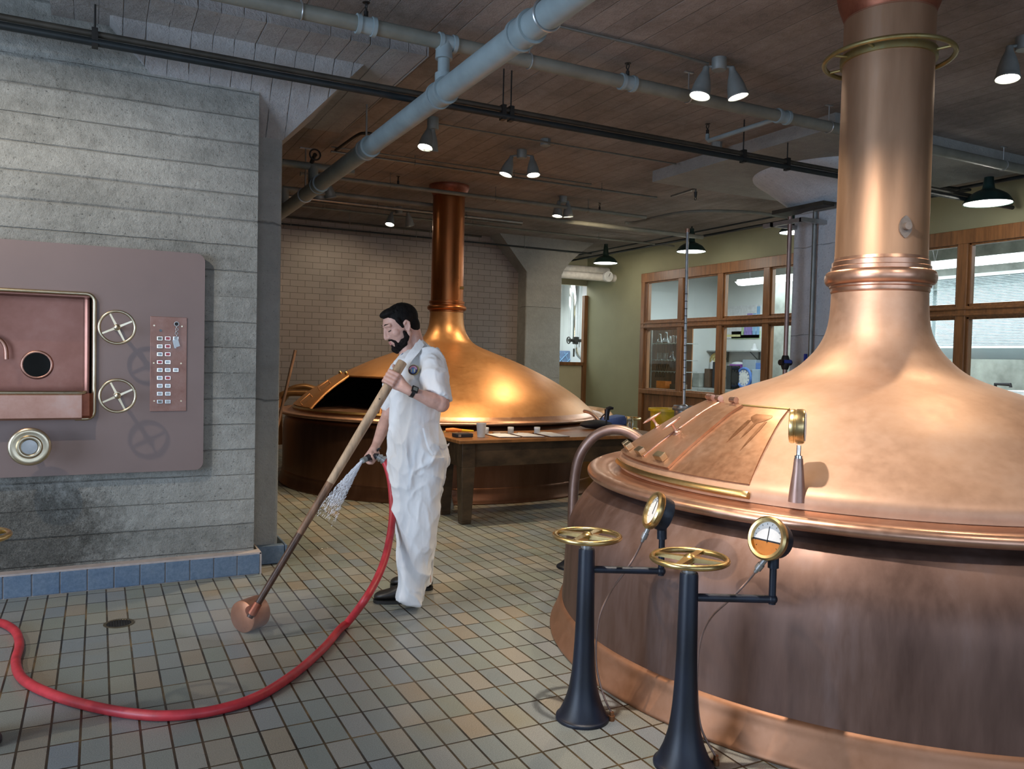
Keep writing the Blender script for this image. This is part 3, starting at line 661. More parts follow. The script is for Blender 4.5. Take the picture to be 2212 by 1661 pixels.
bar_on(P2, K2, 1.785, 176, 228, .014, .022, .0, 40).build('gutter_bar', 'brass', k2)
sd = sector(P2, K2, 0, 0, 1.27, 1.765, .020, .014, 14, 8, lambda t: (172-2*t, 189.8+3.4*t)).build('hatch_door', 'golden_copper', k2)
for r in (1.50, 1.70):
    d, tg, nn = dome_axes(P2, K2, 186.0, r); p = on_dome(P2, K2, 186.0, r, .02)
    MB().tube([p-d*.07, p-d*.07+nn*.04, p+d*.07+nn*.04, p+d*.07], .009, 8).build('handle', 'golden_copper', sd)
for t in (176, 186.5):
    MB().ball(on_dome(P2, K2, t, 1.255, .03), .022).build('brass_knob', 'brass', k2)
MB().lathe(interp([(.2,1.985),(.208,1.99),(.208,2.005)],2)+[(.213+.024*math.cos(a), 2.035+.030*math.sin(a)) for a in np.linspace(-PI/2, PI/2, 10)]+[(.206,2.068),(.206,2.085),(.214,2.09),(.214,2.115),(.2,2.12)], c0, seg=80).build('collar_ring', 'golden_stack', k2)
MB().lathe([(.196,2.1),(.194,2.5),(.191,3.39)], c0, seg=80).build('stack', 'golden_stack', k2)
MB().lathe(interp([(.192,3.36),(.196,3.38),(.228,3.44),(.24,3.47),(.24,3.499)], 3), c0, seg=80).build('ceiling_collar', 'red_copper', k2)
p_ = V3(ony(997, 622, 8.77)); MB().tube([p_-Vector((.03,0,0)), p_+Vector((.02,-.02,0))], .018, 10).build('plug', 'aged_brass', k2)

# curved copper pipe between the kettles
cpp = [(1236,1246,5.4),(1236,1200,5.4),(1237,1110,5.4),(1241,1035,5.4),(1253,983,5.38),(1280,946,5.36),(1310,930,5.34),(1342,929,5.32),(1372,942,5.30),(1400,968,5.28),(1425,998,5.26)]
tag(MB().tube(catmull([atd(*q) for q in cpp], 8), .034, 18).build('copper_pipe', 'copper_pipe'), 'curved dull copper pipe arching over beside the near kettle', 'pipe')

# ------------------------------------------------------------------ valve stands with gauges
def handwheel(mb, c, R, r, axis, spokes=4, ph=.4, hub=.022, sw=.012):
    a, e1, e2 = frame(axis) if abs(Vector(axis).z) < .95 else (Vector((0,0,1)), Vector((1,0,0)), Vector((0,1,0)))
    c = V3(c); mb.torus(c, R, r, tuple(a) if abs(a.z) < .95 else (0,0,1), 56, 10)
    for k in range(spokes):
        t = ph+2*PI*k/spokes; d = e1*math.cos(t)+e2*math.sin(t); p = d.cross(a)
        mb.loft([[c+d*x+p*w*sx+a*w*.55*sy for sx, sy in ((-1,-1),(1,-1),(1,1),(-1,1))] for x, w in ((.005, sw*1.25), (R*.5, sw*.95), (R, sw*.8))])
    mb.lathe([(.0,-.016),(hub*.8,-.016),(hub,-.006),(hub,.008),(hub*.6,.016),(.0,.018)], c, tuple(a) if abs(a.z) < .95 else (0,0,1), 24)
    return mb
def valve_stand(base, zt, R, arm_z, arm_end, gz, face_dir, amber, label, tubepts, D):
    t = thing('valve_stand', (base[0], base[1], 0), label, 'valve stand', 'blue-black valve stands')
    c = (base[0], base[1], 0)
    bell = [(.108,.0),(.108,.012),(.100,.018),(.086,.045),(.070,.085),(.056,.14),(.046,.22),(.040,.32)]
    MB().lathe(interp(bell, 4)+[(.037,.42),(.033,zt-.058),(.031,zt-.05)], c, seg=40).build('pedestal', 'blue_black_paint', t)
    MB().lathe([(.022,zt-.055),(.024,zt-.045),(.024,zt-.034),(.012,zt-.03),(.010,zt)], c, seg=24).build('spindle', 'galvanised', t)
    handwheel(MB(), (base[0], base[1], zt), R-.002, .0108, (0,0,1), 4, .55, .022, .0135).build('handwheel', 'brass', t)
    a = Vector((base[0], base[1], arm_z)); e = V3(arm_end)
    dr = (e-a).normalized()
    arm = MB().tube([a, e+dr*.012], .0145, 16).tube([e-Vector((0,0,.018)), Vector((e.x, e.y, gz-.05))], .0125, 16).ball(e, .019)
    ar = arm.build('arm', 'blue_black_paint', t)
    gc = Vector((e.x, e.y, gz)); n = Vector(face_dir).normalized(); gc = gc+n*.034
    gg = MB().lathe([(.0,-.062),(.050,-.062),(.064,-.054),(.067,-.04),(.067,.004),(.0,.004)], gc, n, 40).tube([Vector((e.x,e.y,gz-.10)), gc-n*.03], .02, 12)
    g = gg.build('gauge', 'black_iron', t)
    MB().lathe([(.058,-.008),(.074,-.008),(.078,-.002),(.078,.014),(.071,.021),(.061,.019),(.058,.006)], gc, n, 48, True).build('bezel', 'brass', g)
    # face with lower amber part, split along a chord
    up = (Vector((0,0,1))-n*n.z).normalized(); sd = up.cross(n)
    def disc(sel, off):
        pts = [p for p in [(.0605*math.cos(q), .0605*math.sin(q)) for q in np.linspace(0, 2*PI, 64, endpoint=False)] if sel(p)]
        pts.sort(key=lambda p: math.atan2(p[1]-(.02 if not amber else (.02 if sel((0, .05)) else -.035)), p[0]))
        return MB().loft([[gc+sd*x+up*y+n*off for x, y in pts], [gc+sd*x+up*y+n*(off+.0015) for x, y in pts]])
    if amber:
        disc(lambda p: p[1] > -.010, .0045).build('dial', 'gauge_white', g, smooth=False); disc(lambda p: p[1] < -.009, .0045).build('dial_stain', 'amber', g, smooth=False)
    else: disc(lambda p: True, .0045).build('dial', 'gauge_white', g, smooth=False)
    nd = MB().tube([gc-up*.015+n*.0075, gc+up*.042+n*.0075], .0012, 6)
    for q in np.linspace(-2.2, 2.2, 12):
        d = up*math.cos(q)+sd*math.sin(q); nd.tube([gc+d*.048+n*.007, gc+d*.053+n*.007], .0008, 5)
    nd.build('needle', 'dark_metal', g)
    p0 = gc-up*.076; pts = [V3(p) for p in tubepts]
    d = (pts[0]-p0).normalized()
    MB().tube([p0-d*.01, p0+d*.02, p0+d*.021, p0+d*.045, p0+d*.046, p0+d*.06], [.010,.010,.013,.013,.008,.007], 14).build('gland', 'galvanised', g)
    tb = MB().tube(catmull([p0+d*.04]+pts, 7), .0042, 8).build('capillary_tube', 'copper_pipe', t)
    q = pts[-1]; MB().tube([(q.x, q.y, 0), (q.x, q.y, .02), (q.x, q.y, .021), (q.x, q.y, .035)], [.013,.013,.009,.009], 12).build('floor_nipple', 'stain_rust', tb)
    return t
b1 = onz(1258, 1551); b2 = onz(1476, 1652)
D1 = float((b1-O) @ FW); D2 = float((b2-O) @ FW)
z1 = atd(1273, 1155, D1)[2]; z2 = atd(1492, 1203, D2)[2]
e1_ = atd(1428, 1233, D1-.02); e2_ = atd(1668, 1294, D2-.02)
fl1 = onz(1321, 1556); fl2 = onz(1546, 1652)
valve_stand(b1, z1, .132, e1_[2], e1_, atd(1414, 1107, D1)[2], -RT*.94-FW*.12+np.array([0,0,.38]), False, 'farther of two blue-black valve stands, white gauge dial seen edge-on',
    [atd(1375, 1195, D1-.01), atd(1350, 1235, D1), atd(1318, 1280, D1+.06), atd(1293, 1340, D1+.06), atd(1288, 1430, D1+.05), atd(1303, 1500, D1+.02), V3((fl1[0], fl1[1], .03))], D1)
valve_stand(b2, z2, .134, e2_[2], e2_, atd(1657, 1162, D2)[2], -RT*.76-FW*.58+np.array([0,0,.24]), True, 'nearest blue-black valve stand, gauge with amber stain over the lower dial',
    [atd(1618, 1252, D2-.02), atd(1580, 1292, D2), atd(1535, 1335, D2+.06), atd(1512, 1390, D2+.07), atd(1506, 1480, D2+.05), atd(1514, 1570, D2+.02), V3((fl2[0], fl2[1], .03))], D2)
ft = onz(1222, 1229)
tag(MB().lathe(interp([(.115,.0),(.112,.012),(.085,.03),(.045,.075),(.03,.15),(.028,.45)], 4), (ft[0]+.07, ft[1]+.02, 0), seg=32).build('iron_post', 'black_iron'), 'black bell-footed iron post mostly hidden behind the near kettle', 'post')

# ------------------------------------------------------------------ control panel on the left wall
YP = 5.372
def rrect(x0, z0, x1, z1, r, y, n=8):
    out = []
    for cx2, cz2, a0 in ((x1-r, z1-r, 0), (x0+r, z1-r, PI/2), (x0+r, z0+r, PI), (x1-r, z0+r, 3*PI/2)):
        for i in range(n+1): out.append((cx2+r*math.cos(a0+PI/2*i/n), y, cz2+r*math.sin(a0+PI/2*i/n)))
    return out
pl = thing('wall_console', (-.6, YW, .697), 'large mauve metal control panel fixed to the concrete wall with a copper trough', 'control panel')
# plate with a real opening
pm = MB().box((NX1, YP, NZ0), (.45, YW, NZ1)).box((-2.2, YP, NZ0), (NX0, YW, NZ1))
P_ = MB()
out_ = rrect(-2.2, .697, .595, 2.06, .05, YP, 8)
nA = len(out_)
bm = bmesh.new()
ov = [bm.verts.new(p) for p in out_]; iv = [bm.verts.new((x, YP, z)) for x, z in ((NX1, NZ0), (NX0, NZ0), (NX0, NZ1), (NX1, NZ1))]
ed = [bm.edges.new((ov[i], ov[(i+1) % nA])) for i in range(nA)]+[bm.edges.new((iv[i], iv[(i+1) % 4])) for i in range(4)]
bmesh.ops.triangle_fill(bm, edges=ed, use_beauty=True)
ex = bmesh.ops.extrude_face_region(bm, geom=bm.faces[:])
for e in ex['geom']:
    if isinstance(e, bmesh.types.BMVert): e.co.y = YW
bm.verts.index_update()
P_.add([v_.co.copy() for v_ in bm.verts], [[v_.index for v_ in f_.verts] for f_ in bm.faces]); bm.free()
P_.build('panel_plate', 'panel_mauve', pl, smooth=False)
# recess (copper lined) with rounded vertical corner
rc = MB(); dpt = .24
n = 10; prof_ = [(NX1-.015, YP-.005)]+[(NX1-.06+.055*math.cos(a), YP+dpt-.055+.055*math.sin(a)) for a in np.linspace(0, PI/2, n)]+[(NX0+.05, YP+dpt)]
vs = []; fs = []
for x, y in prof_:
    for z in (NZ0, NZ1-.01): vs.append((x, y, z))
for i in range(len(prof_)-1): fs.append((2*i, 2*i+1, 2*i+3, 2*i+2))
rc.add(vs, fs)
rc.box((NX0, YP, NZ1-.012), (NX1, YP+dpt, NZ1)).box((NX0, YP, NZ0), (NX1, YP+dpt, NZ0+.012)).box((NX0, YP, NZ0), (NX0+.02, YP+dpt, NZ1))
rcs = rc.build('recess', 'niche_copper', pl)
# sight hole and swan neck
hx = ony(80, 788, YP+dpt)
MB().torus((hx[0], YP+dpt-.004, hx[2]), .078, .010, (0,1,0), 40, 10).build('sight_ring', 'trough_copper', rcs)
MB().tube([(hx[0], YP+dpt-.012, hx[2]), (hx[0], YP+dpt+.0, hx[2])], .074, 36).build('sight_glass', 'glass_dark', rcs)
q0 = ony(-40, 770, YP+.12); q1 = ony(3, 735, YP+.12)
MB().tube(catmull([(q0[0], YP+.12, q0[2]-.05), (q0[0], YP+.12, q0[2]+.02), (q0[0]+.03, YP+.12, q1[2]+.02), (q1[0]-.01, YP+.12, q1[2]+.005), (q1[0]+.02, YP+.12, q1[2]-.04), (q1[0]+.025, YP+.12, q1[2]-.11)], 5), .012, 12).build('swan_neck', 'trough_copper', rcs)
# brass trim frame and projecting trough
tz = 1.187; x1_ = -.02; zt_ = 1.772; zb_ = 1.032
fr2 = MB().tube([(-2.0, YP-.012, zt_)]+[(x1_-.045+.045*math.cos(a), YP-.012, zt_-.045+.045*math.sin(a)) for a in np.linspace(PI/2, 0, 8)]+[(x1_, YP-.012, zb_+.05)]+[(x1_-.045+.045*math.cos(a), YP-.012, zb_+.045+.045*math.sin(a)) for a in np.linspace(0, -PI/2, 8)]+[(-.12, YP-.012, zb_)], .0115, 12)
fr2.build('brass_trim', 'pale_brass', pl)
YF = 5.285
tr_ = MB().loft([[(x_, YF+.012, zb_), (x_, YF, zb_+.012), (x_, YF, tz-.012), (x_, YF+.012, tz), (x_, YP+.02, tz), (x_, YP+.02, zb_)] for x_ in (-2.0, -.100, -.088, -.084)])
trg = tr_.build('trough', 'trough_copper', pl, bevel=.0)
MB().tube([(-2.0, YF+.008, tz+.002), (-.095, YF+.008, tz+.002), (-.075, YF+.02, tz+.002), (-.066, YP-.01, tz+.002)], .0105, 12).build('trough_lip', 'pale_brass', trg)
MB().loft([[(x_, YP-.03+k_, zb_+.004), (x_, YP-.045+k_, zb_+.02), (x_, YP-.045+k_, tz-.004), (x_, YP, tz-.004), (x_, YP, zb_+.004)] for x_, k_ in ((-.09, 0), (-.045, .0), (-.028, .02), (-.022, .04))]).build('trough_end', 'red_copper', trg)
# handwheels
def wheel_on_panel(px, py, R, label):
    Yw = 5.20; c = ony(px, py, Yw); t = thing('handwheel', (c[0], YP, c[2]), label, 'handwheel', 'brass handwheels on the control panel')
    handwheel(MB(), c, R, .0085, (0,-1,0), 4, .45, .018, .0058).build('wheel', 'pale_brass', t)
    MB().tube([(c[0], YP+.0, c[2]), (c[0], YP-.03, c[2]), (c[0], YP-.031, c[2]), (c[0], Yw, c[2])], [.020,.018,.011,.011], 16).build('spindle', 'pale_brass', t)
wheel_on_panel(253, 707, .094, 'upper brass four-spoke handwheel on the mauve panel')
wheel_on_panel(254, 855, .094, 'lower brass four-spoke handwheel on the mauve panel')
c = ony(64, 965, 5.22); t = thing('round_handle', (c[0], YP, c[2]), 'solid round brass handle below the copper trough', 'handle')
MB().lathe(interp([(.0,.012),(.044,.012),(.048,.022),(.060,.022),(.066,.010),(.088,.012),(.104,.006),(.107,-.006),(.098,-.016),(.04,-.022),(.0,-.022)], 3), c, (0,-1,0), 48).build('wheel', 'pale_brass', t)
MB().tube([c, (c[0], YP, c[2])], .018, 16).build('spindle', 'pale_brass', t)
MB().lathe([(.0,.013),(.040,.013),(.040,.017),(.0,.017)], c, (0,-1,0), 32).build('hub_cap', 'galvanised', t)
# button plate
x0, x1, z0, z1 = .283, .492, 1.071, 1.656
t = thing('button_plate', (x0, YP, z0), 'tall copper plate with rows of small push buttons and a key', 'control plate')
Yb = YP-.006
MB().box((x0, Yb, z0), (x1, YP+.001, z1)).build('plate', 'plate_copper', t, bevel=.002, smooth=False)
for r_ in range(9):
    zz = ony(360, 731+15.3*0, YP)[2]
    py = 731+17.05*r_
    cols = [0, 1] + ([2] if r_ in (0, 4) else [])
    for c_ in cols:
        p = ony(345+17.2*c_, py, Yb); w_ = .0165
        colr = {(0,0):'button_grey',(0,1):'button_red',(1,1):'button_red',(2,1):'button_red',(3,0):'button_red',(5,1):'button_red',(8,0):'button_grey'}.get((r_, c_), 'button_white')
        bb = MB().box((p[0]-w_, Yb-.007, p[2]-.0125), (p[0]+w_, Yb, p[2]+.0125)).build('button', 'chrome', t, bevel=.002, smooth=False)
        MB().box((p[0]-w_+.005, Yb-.010, p[2]-.009), (p[0]+w_-.004, Yb-.006, p[2]+.009)).build('lens', colr, bb, smooth=False)
for px, py in ((333, 703), (393, 705), (332, 784), (391, 785), (333, 866), (391, 866)):
    p = ony(px, py, Yb); MB().tube([(p[0], Yb, p[2]), (p[0], Yb-.004, p[2])], .005, 10).build('screw', 'pale_brass', t)
p = ony(347, 714, Yb); MB().tube([(p[0], Yb, p[2]), (p[0], Yb-.01, p[2])], .008, 14).build('indicator', 'glass_dark', t)
p = ony(381, 700, Yb); kl = MB().tube([(p[0], Yb, p[2]), (p[0], Yb-.012, p[2])], .012, 18).build('key_switch', 'dark_metal', t)
kc = MB().torus((p[0], Yb-.014, p[2]), .013, .003, (0,1,0), 24, 6)
for i in range(6): kc.torus((p[0]+.002*math.sin(i*2), Yb-.012, p[2]-.02-.013*i), .008, .0022, (0,1,0) if i % 2 else (1,0,0), 16, 6)
kc.obox((p[0]+.004, Yb-.014, p[2]-.118), (.011,0,.004), (0,.002,0), (-.006,0,.022)).obox((p[0]-.012, Yb-.012, p[2]-.125), (.006,0,.0), (0,.002,0), (-.006,0,.026))
kc.build('keys', 'galvanised', kl)
# floor drain
p = onz(257, 1347)
t = thing('floor_drain', (p[0], p[1], 0), 'small round slotted floor drain near the blue base tiles', 'drain')
MB().lathe([(.060,-.01),(.075,.001),(.075,.003),(.062,.003),(.060,.001)], (p[0], p[1], 0), seg=40, closed=True).build('rim', 'drain_metal', t)
g = MB().tube([(p[0], p[1], -.02), (p[0], p[1], .0005)], .062, 32)
for i in range(-4, 5):
    h = math.sqrt(max(0, .06**2-(i*.0125)**2)); g.box((p[0]+i*.0125-.0035, p[1]-h, 0), (p[0]+i*.0125+.0035, p[1]+h, .003))
g.build('grate', 'dark_metal', t)

# ------------------------------------------------------------------ table and what lies on it
TX0, TX1, TY0, TY1, TZ = 2.72, 4.95, 6.17, 6.86, .742
t = thing('work_table', (TX0, TY0, 0), 'heavy dark wooden work table in front of the far kettle', 'table')
MB().box((TX0, TY0, TZ-.032), (TX1, TY1, TZ)).build('table_top', 'table_top_wood', t, bevel=.006, smooth=False)
MB().box((TX0+.10, TY0+.07, .50), (TX1-.10, TY0+.10, TZ-.03)).box((TX0+.10, TY1-.10, .50), (TX1-.10, TY1-.07, TZ-.03)).box((TX0+.07, TY0+.10, .50), (TX0+.10, TY1-.10, TZ-.03)).box((TX1-.10, TY0+.10, .50), (TX1-.07, TY1-.10, TZ-.03)).build('apron', 'table_wood', t, smooth=False)
for lx, ly in ((TX0+.115, TY0+.115), (TX0+.115, TY1-.115), (TX1-.115, TY0+.115), (TX1-.115, TY1-.115)):
    MB().frustum((lx-.045, ly-.045), (lx+.045, ly+.045), .03, (lx-.062, ly-.062), (lx+.062, ly+.062), .50).box((lx-.062, ly-.062, .50), (lx+.062, ly+.062, TZ-.03)).frustum((lx-.04, ly-.04), (lx+.04, ly+.04), 0, (lx-.047, ly-.047), (lx+.047, ly+.047), .03).build('leg', 'table_wood', t, bevel=.004, smooth=False)
def tz_(px, py): p = onz(px, py, TZ); return p
c = tz_(1036, 944)
tag(MB().lathe([(.030,0),(.0335,.002),(.044,.12),(.0455,.122),(.0455,.126),(.043,.126),(.0325,.006),(.0,.005)], (c[0], c[1]-.03, TZ+.001), seg=32).build('plastic_cup', 'plastic_frost'), 'frosted plastic cup standing on the work table', 'cup')
for px, py, lab in ((1049, 940, 'small white-capped jar half hidden behind the plastic cup'), (1103, 939, 'small white-capped jar behind the first two clipboards'), (1160, 939, 'small white-capped jar behind the right-hand clipboard')):
    c = tz_(px, py-2); j = thing('sample_jar', (c[0], c[1], TZ), lab, 'jar', 'sample jars on the work table')
    MB().lathe([(.026,0),(.028,.004),(.028,.042),(.024,.046),(.0,.046)], (c[0], c[1], TZ+.001), seg=24).build('jar', 'plastic_frost', j)
    MB().lathe([(.0,.046),(.029,.046),(.029,.062),(.027,.064),(.0,.064)], (c[0], c[1], TZ), seg=24).build('lid', 'paper_white', j)
for (a, b_, c_, d_), lab in (([(1078, 946), (1127, 946), (1092, 938), (1048, 939)], 'clipboard with white sheet nearest the plastic cup'), ([(1130, 945), (1179, 945), (1140, 937), (1102, 938)], 'clipboard with white sheet in the middle of the row'), ([(1190, 945), (1235, 945), (1190, 935), (1150, 936)], 'clipboard with white sheet at the right of the row')):
    P4 = [Vector((q[0], q[1], TZ)) for q in (tz_(*a), tz_(*b_), tz_(*c_), tz_(*d_))]
    P4 = [Vector((p.x, max(p.y, TY0+.01), TZ)) for p in P4]
    cc = sum(P4, Vector())/4; t = thing('clipboard', cc, lab, 'clipboard', 'clipboards on the work table')
    MB().loft([[p+Vector((0,0,.001)) for p in P4], [p+Vector((0,0,.007)) for p in P4]]).build('board', 'board_brown', t, smooth=False)
    Q = [cc+(p-cc)*.93 for p in P4]; MB().loft([[p+Vector((0,0,.0072)) for p in Q], [p+Vector((0,0,.010)) for p in Q]]).build('paper', 'paper_white', t, smooth=False)
    mm = (P4[2]+P4[3])/2; dd = (P4[2]-P4[3])*.16
    MB().obox(mm+Vector((0,-.02,.013)), dd, (0,.012,0), (0,0,.004)).build('clip', 'chrome', t, smooth=False)
c = tz_(1004, 944)
t = thing('black_case', (c[0], c[1], TZ), 'flat black case on the table edge left of the cup', 'case')
MB().box((c[0]-.10, c[1]-.05, TZ+.001), (c[0]+.06, c[1]+.06, TZ+.034)).build('body', 'cloth_black', t, bevel=.005, smooth=False)
MB().box((c[0]-.085, c[1]-.056, TZ+.008), (c[0]-.06, c[1]-.049, TZ+.028)).build('latch', 'galvanised', t, smooth=False)
c = tz_(1005, 938)
t = thing('tool', (c[0]-.05, c[1]+.1, TZ), 'orange and yellow handled hand tool behind the black case', 'tool')
MB().tube([(c[0]-.14, c[1]+.13, TZ+.03), (c[0]-.08, c[1]+.10, TZ+.034), (c[0]+.0, c[1]+.09, TZ+.028)], [.016,.02,.012], 12).build('handle', 'plastic_orange', t)
MB().tube([(c[0], c[1]+.09, TZ+.028), (c[0]+.12, c[1]+.08, TZ+.02)], [.013, .008], 10).build('shaft', 'plastic_yellow', t)
c = tz_(1085, 937); tag(MB().lathe([(.05,.008),(.07,.012),(.072,.016),(.05,.014),(.0,.012)], (c[0], c[1]+.05, TZ-.004), seg=28).build('small_dish', 'galvanised'), 'small shallow metal dish behind the clipboards', 'dish')
# end of table: cloth, cap, stick, cylinder, jug
c = tz_(1288, 927)
vs = MB().ell((c[0]+.03, c[1]+.05, TZ+.045), (.19,0,0), (0,.10,0), (0,0,.045), 22, 12); tag(vs.build('cloth_hat', 'cloth_black'), 'black cloth cap lying on the far end of the table', 'cap')
tag(MB().obox((c[0]+.26, c[1]+.10, TZ+.066), (.13,.0,.02), (0,.09,0), (-.005,0,.055)).build('blue_cloth', 'cloth_blue', bevel=.03), 'folded blue cloth beside the black cap', 'cloth')
a = atd(1312, 884, 8.05); b_ = atd(1308, 945, 8.05)
t = thing('walking_stick', (b_[0], b_[1], 0), 'trekking stick with black grip leaning by the far kettle rim', 'stick')
MB().tube([a, atd(1311, 897, 8.05), atd(1310, 907, 8.05)], [.030,.024,.027], 12).tube([atd(1311, 885, 8.05), atd(1318, 881, 8.05), atd(1325, 882, 8.05)], [.028,.020,.012], 10).build('grip', 'nozzle_black', t)
MB().tube([atd(1310, 905, 8.05), (b_[0], b_[1], 0)], .009, 8).build('shaft', 'dark_metal', t)
MB().tube(catmull([atd(1310, 892, 8.05), atd(1302, 898, 8.03), atd(1297, 906, 8.0), atd(1301, 899, 8.03)], 5), .006, 6).build('strap', 'nozzle_black', t)
c = tz_(1335, 925); tag(MB().lathe([(.036,0),(.038,.003),(.038,.125),(.034,.125),(.034,.006),(.0,.005)], (c[0]+.10, min(c[1]+.05, TY1-.06), TZ+.001), seg=28).build('glass_cylinder', 'clear_glass'), 'clear straight glass on the end of the table', 'glass')
c = atd(1361, 930, 9.3); t = thing('yellow_jug', (c[0], c[1], 0), 'yellow plastic container beyond the table end', 'container')
MB().lathe(interp([(.12,.0),(.13,.05),(.13,c[2]-.06),(.10,c[2]+.0),(.095,c[2]+.03),(.0,c[2]+.04)], 3), (c[0], c[1], 0), seg=28).build('body', 'plastic_yellow', t)
MB().torus((c[0]-.02, c[1]-.11, c[2]-.02), .05, .014, (1,0,0), 24, 8).build('handle', 'plastic_yellow', t)
c = atd(1345, 903, 8.6); t = thing('valve_stand', (c[0], c[1], 0), 'distant brass-wheeled valve stand beside the green wall', 'valve stand', 'distant valve stands')
handwheel(MB(), c, .19, .011, (0,0,1), 4, .2, .02, .012).build('handwheel', 'brass', t)
MB().lathe(interp([(.12,0),(.10,.03),(.055,.14),(.04,.3),(.036,c[2]-.04)], 4), (c[0], c[1], 0), seg=28).tube([(c[0], c[1], c[2]-.05), c], .012, 10).build('pedestal', 'black_iron', t)
c = onz(970, 934, .80); c = ony(968, 934, 6.985)
t = thing('valve_stand', (c[0], c[1], 0), 'brass-wheeled valve stand behind the coveralled man, left of the table', 'valve stand', 'distant valve stands')
handwheel(MB(), c, .085, .009, (0,0,1), 4, .2, .02, .010).build('handwheel', 'brass', t)
MB().lathe(interp([(.075,0),(.07,.03),(.045,.14),(.04,.3),(.036,c[2]-.04)], 4), (c[0], c[1], 0), seg=28).tube([(c[0], c[1], c[2]-.05), c], .012, 10).build('pedestal', 'galvanised', t)
# copper handrail loops beside the far kettle and the small copper dome behind
t = thing('small_kettle', (6.9, 9.9, 0), 'small orange copper dome showing behind the far kettle rim', 'kettle')
c = atd(1272, 893, 11.6); t.location = (c[0], c[1], 0)
MB().lathe(interp([(.36,.0),(.38,.1),(.38,c[2]-.10),(.36,c[2]-.02),(.26,c[2]+.07),(.0,c[2]+.11)], 4), (c[0], c[1], 0), seg=40).build('dome', 'golden_copper', t)
hp = [atd(1262, 888, 8.5), atd(1278, 893, 8.4), atd(1296, 912, 8.3), atd(1308, 940, 8.25), atd(1310, 975, 8.25)]
tag(MB().tube(catmull(hp, 6), .018, 10).tube(catmull([V3(p)+Vector((.0,-.05,-.06)) for p in hp[1:]], 6), .014, 10).build('copper_hose', 'copper_pipe'), 'pair of curved copper tubes running down from the far rim', 'pipe')
t = thing('copper_pipe', tuple(atd(640, 852, 10.6)), 'stout golden copper elbow pipe at the left of the far kettle', 'pipe')
MB().tube(catmull([atd(604, 960, 10.3), atd(603, 880, 10.3), atd(606, 856, 10.3), atd(625, 849, 10.3), atd(660, 849, 10.3), atd(700, 850, 10.3)], 6), .042, 16).build('elbow', 'golden_copper', t)
MB().tube(catmull([atd(600, 880, 10.9), atd(625, 845, 10.9), atd(648, 836, 10.9), atd(672, 838, 10.9), atd(705, 855, 10.9)], 6), .045, 16).build('bend', 'golden_copper', t)
tag(MB().lathe(interp([(.30,.0),(.32,.1),(.32,.86),(.28,.90),(.0,.95)], 4), (1.25, 10.4, 0), seg=40).build('small_vat', 'golden_copper'), 'small copper vat tucked at the left of the far kettle', 'vat')
a = atd(638, 756, 7.0); b_ = onz(594, 1040)
dr = (V3(atd(603, 905, 7.0))-V3(a)); k_ = a[2]/(-dr.z); e = V3(a)+dr*k_
tag(MB().tube([a, e], [.0135, .0135], 12).build('wooden_pole', 'worn_wood'), 'thin wooden pole leaning beside the left column', 'pole')
# yellow bucket, pump and tall steel pole behind the near kettle
c = atd(1440, 882, 9.2)
t = thing('yellow_bin', (c[0], c[1], 0), 'yellow plastic bin half hidden behind the near kettle dome', 'bin')
MB().lathe([(.14,0),(.15,.01),(.185,c[2]-.03),(.21,c[2]-.03),(.21,c[2]),(.18,c[2]),(.14,.02),(.0,.02)], (c[0], c[1], 0), seg=36).build('body', 'plastic_yellow', t)
D_ = 8.6; c = atd(1477, 880, D_)
t = thing('steel_pole', (c[0], c[1], 0), 'tall thin graduated steel pole rising from a round steel pump', 'pole')
MB().tube([c, atd(1485, 502, D_)], .016, 14).build('pole', 'galvanised', t)
mk = MB()
for i in range(14):
    p = V3(c)+(V3(atd(1485, 502, D_))-V3(c))*(.1+.042*i); mk.tube([p, p+Vector((0,0,.008))], .0168, 14)
mk.build('marks', 'dark_metal', t)
MB().lathe(interp([(.10,.0),(.10,c[2]-.04),(.12,c[2]-.03),(.12,c[2]+.0),(.05,c[2]+.01),(.03,c[2]+.03),(.0,c[2]+.03)], 2), (c[0], c[1], 0), seg=32).build('pump', 'galvanised', t)
p = atd(1485, 502, D_); MB().tube([p, V3(p)+Vector((0,0,.04))], .022, 12).build('cap', 'bright_copper', t)

# ------------------------------------------------------------------ overhead pipes
def hanger(mb, x, y, zpipe, r, w=.0): mb.tube([(x, y, ZC), (x, y, zpipe+r)], .005, 8).box((x-.035, y-.012, ZC-.008), (x+.035, y+.012, ZC)).torus((x, y, zpipe), r+.004, .005, (1,0,0), 24, 6)
def sprinkler(mb, x, y, z): mb.tube([(x, y, z), (x, y, z+.035), (x, y, z+.036), (x, y, z+.05)], [.013,.013,.007,.007], 10).torus((x, y, z+.065), .016, .004, (1,0,0), 16, 6).tube([(x, y, z+.084), (x, y, z+.087)], .022, 12)
PY, PZ, PR = 4.50, 3.33, .043
t = thing('sprinkler_main', (1.85, PY, PZ), 'olive-grey pipe running across the room just below the ceiling', 'pipe')
MB().tube([(-.6, PY, PZ), (8.7, PY, PZ)], PR, 20).build('pipe', 'olive_pipe_paint', t)
for q in ((790, 70), (965, 108), (1355, 185), (1690, 254)):
    x_ = ony(q[0], q[1], PY)[0]; cp = MB()
    for dx in (-.045, .045): cp.tube([(x_+dx-.012, PY, PZ), (x_+dx+.012, PY, PZ)], PR+.012, 20)
    cp.tube([(x_-.05, PY, PZ), (x_+.05, PY, PZ)], PR+.004, 20)
    cp.build('coupling', 'grey_pipe_paint', t)
    if q[0] in (790, 1355): sk = MB(); sprinkler(sk, x_, PY, PZ+PR); sk.build('sprinkler_head', 'dark_metal', t)
for q in ((650, 45), (1143, 140), (1487, 205), (1790, 270), (2180, 55)):
    hg = MB(); hanger(hg, ony(q[0], q[1], PY)[0], PY, PZ, PR); hg.build('hanger', 'galvanised', t)
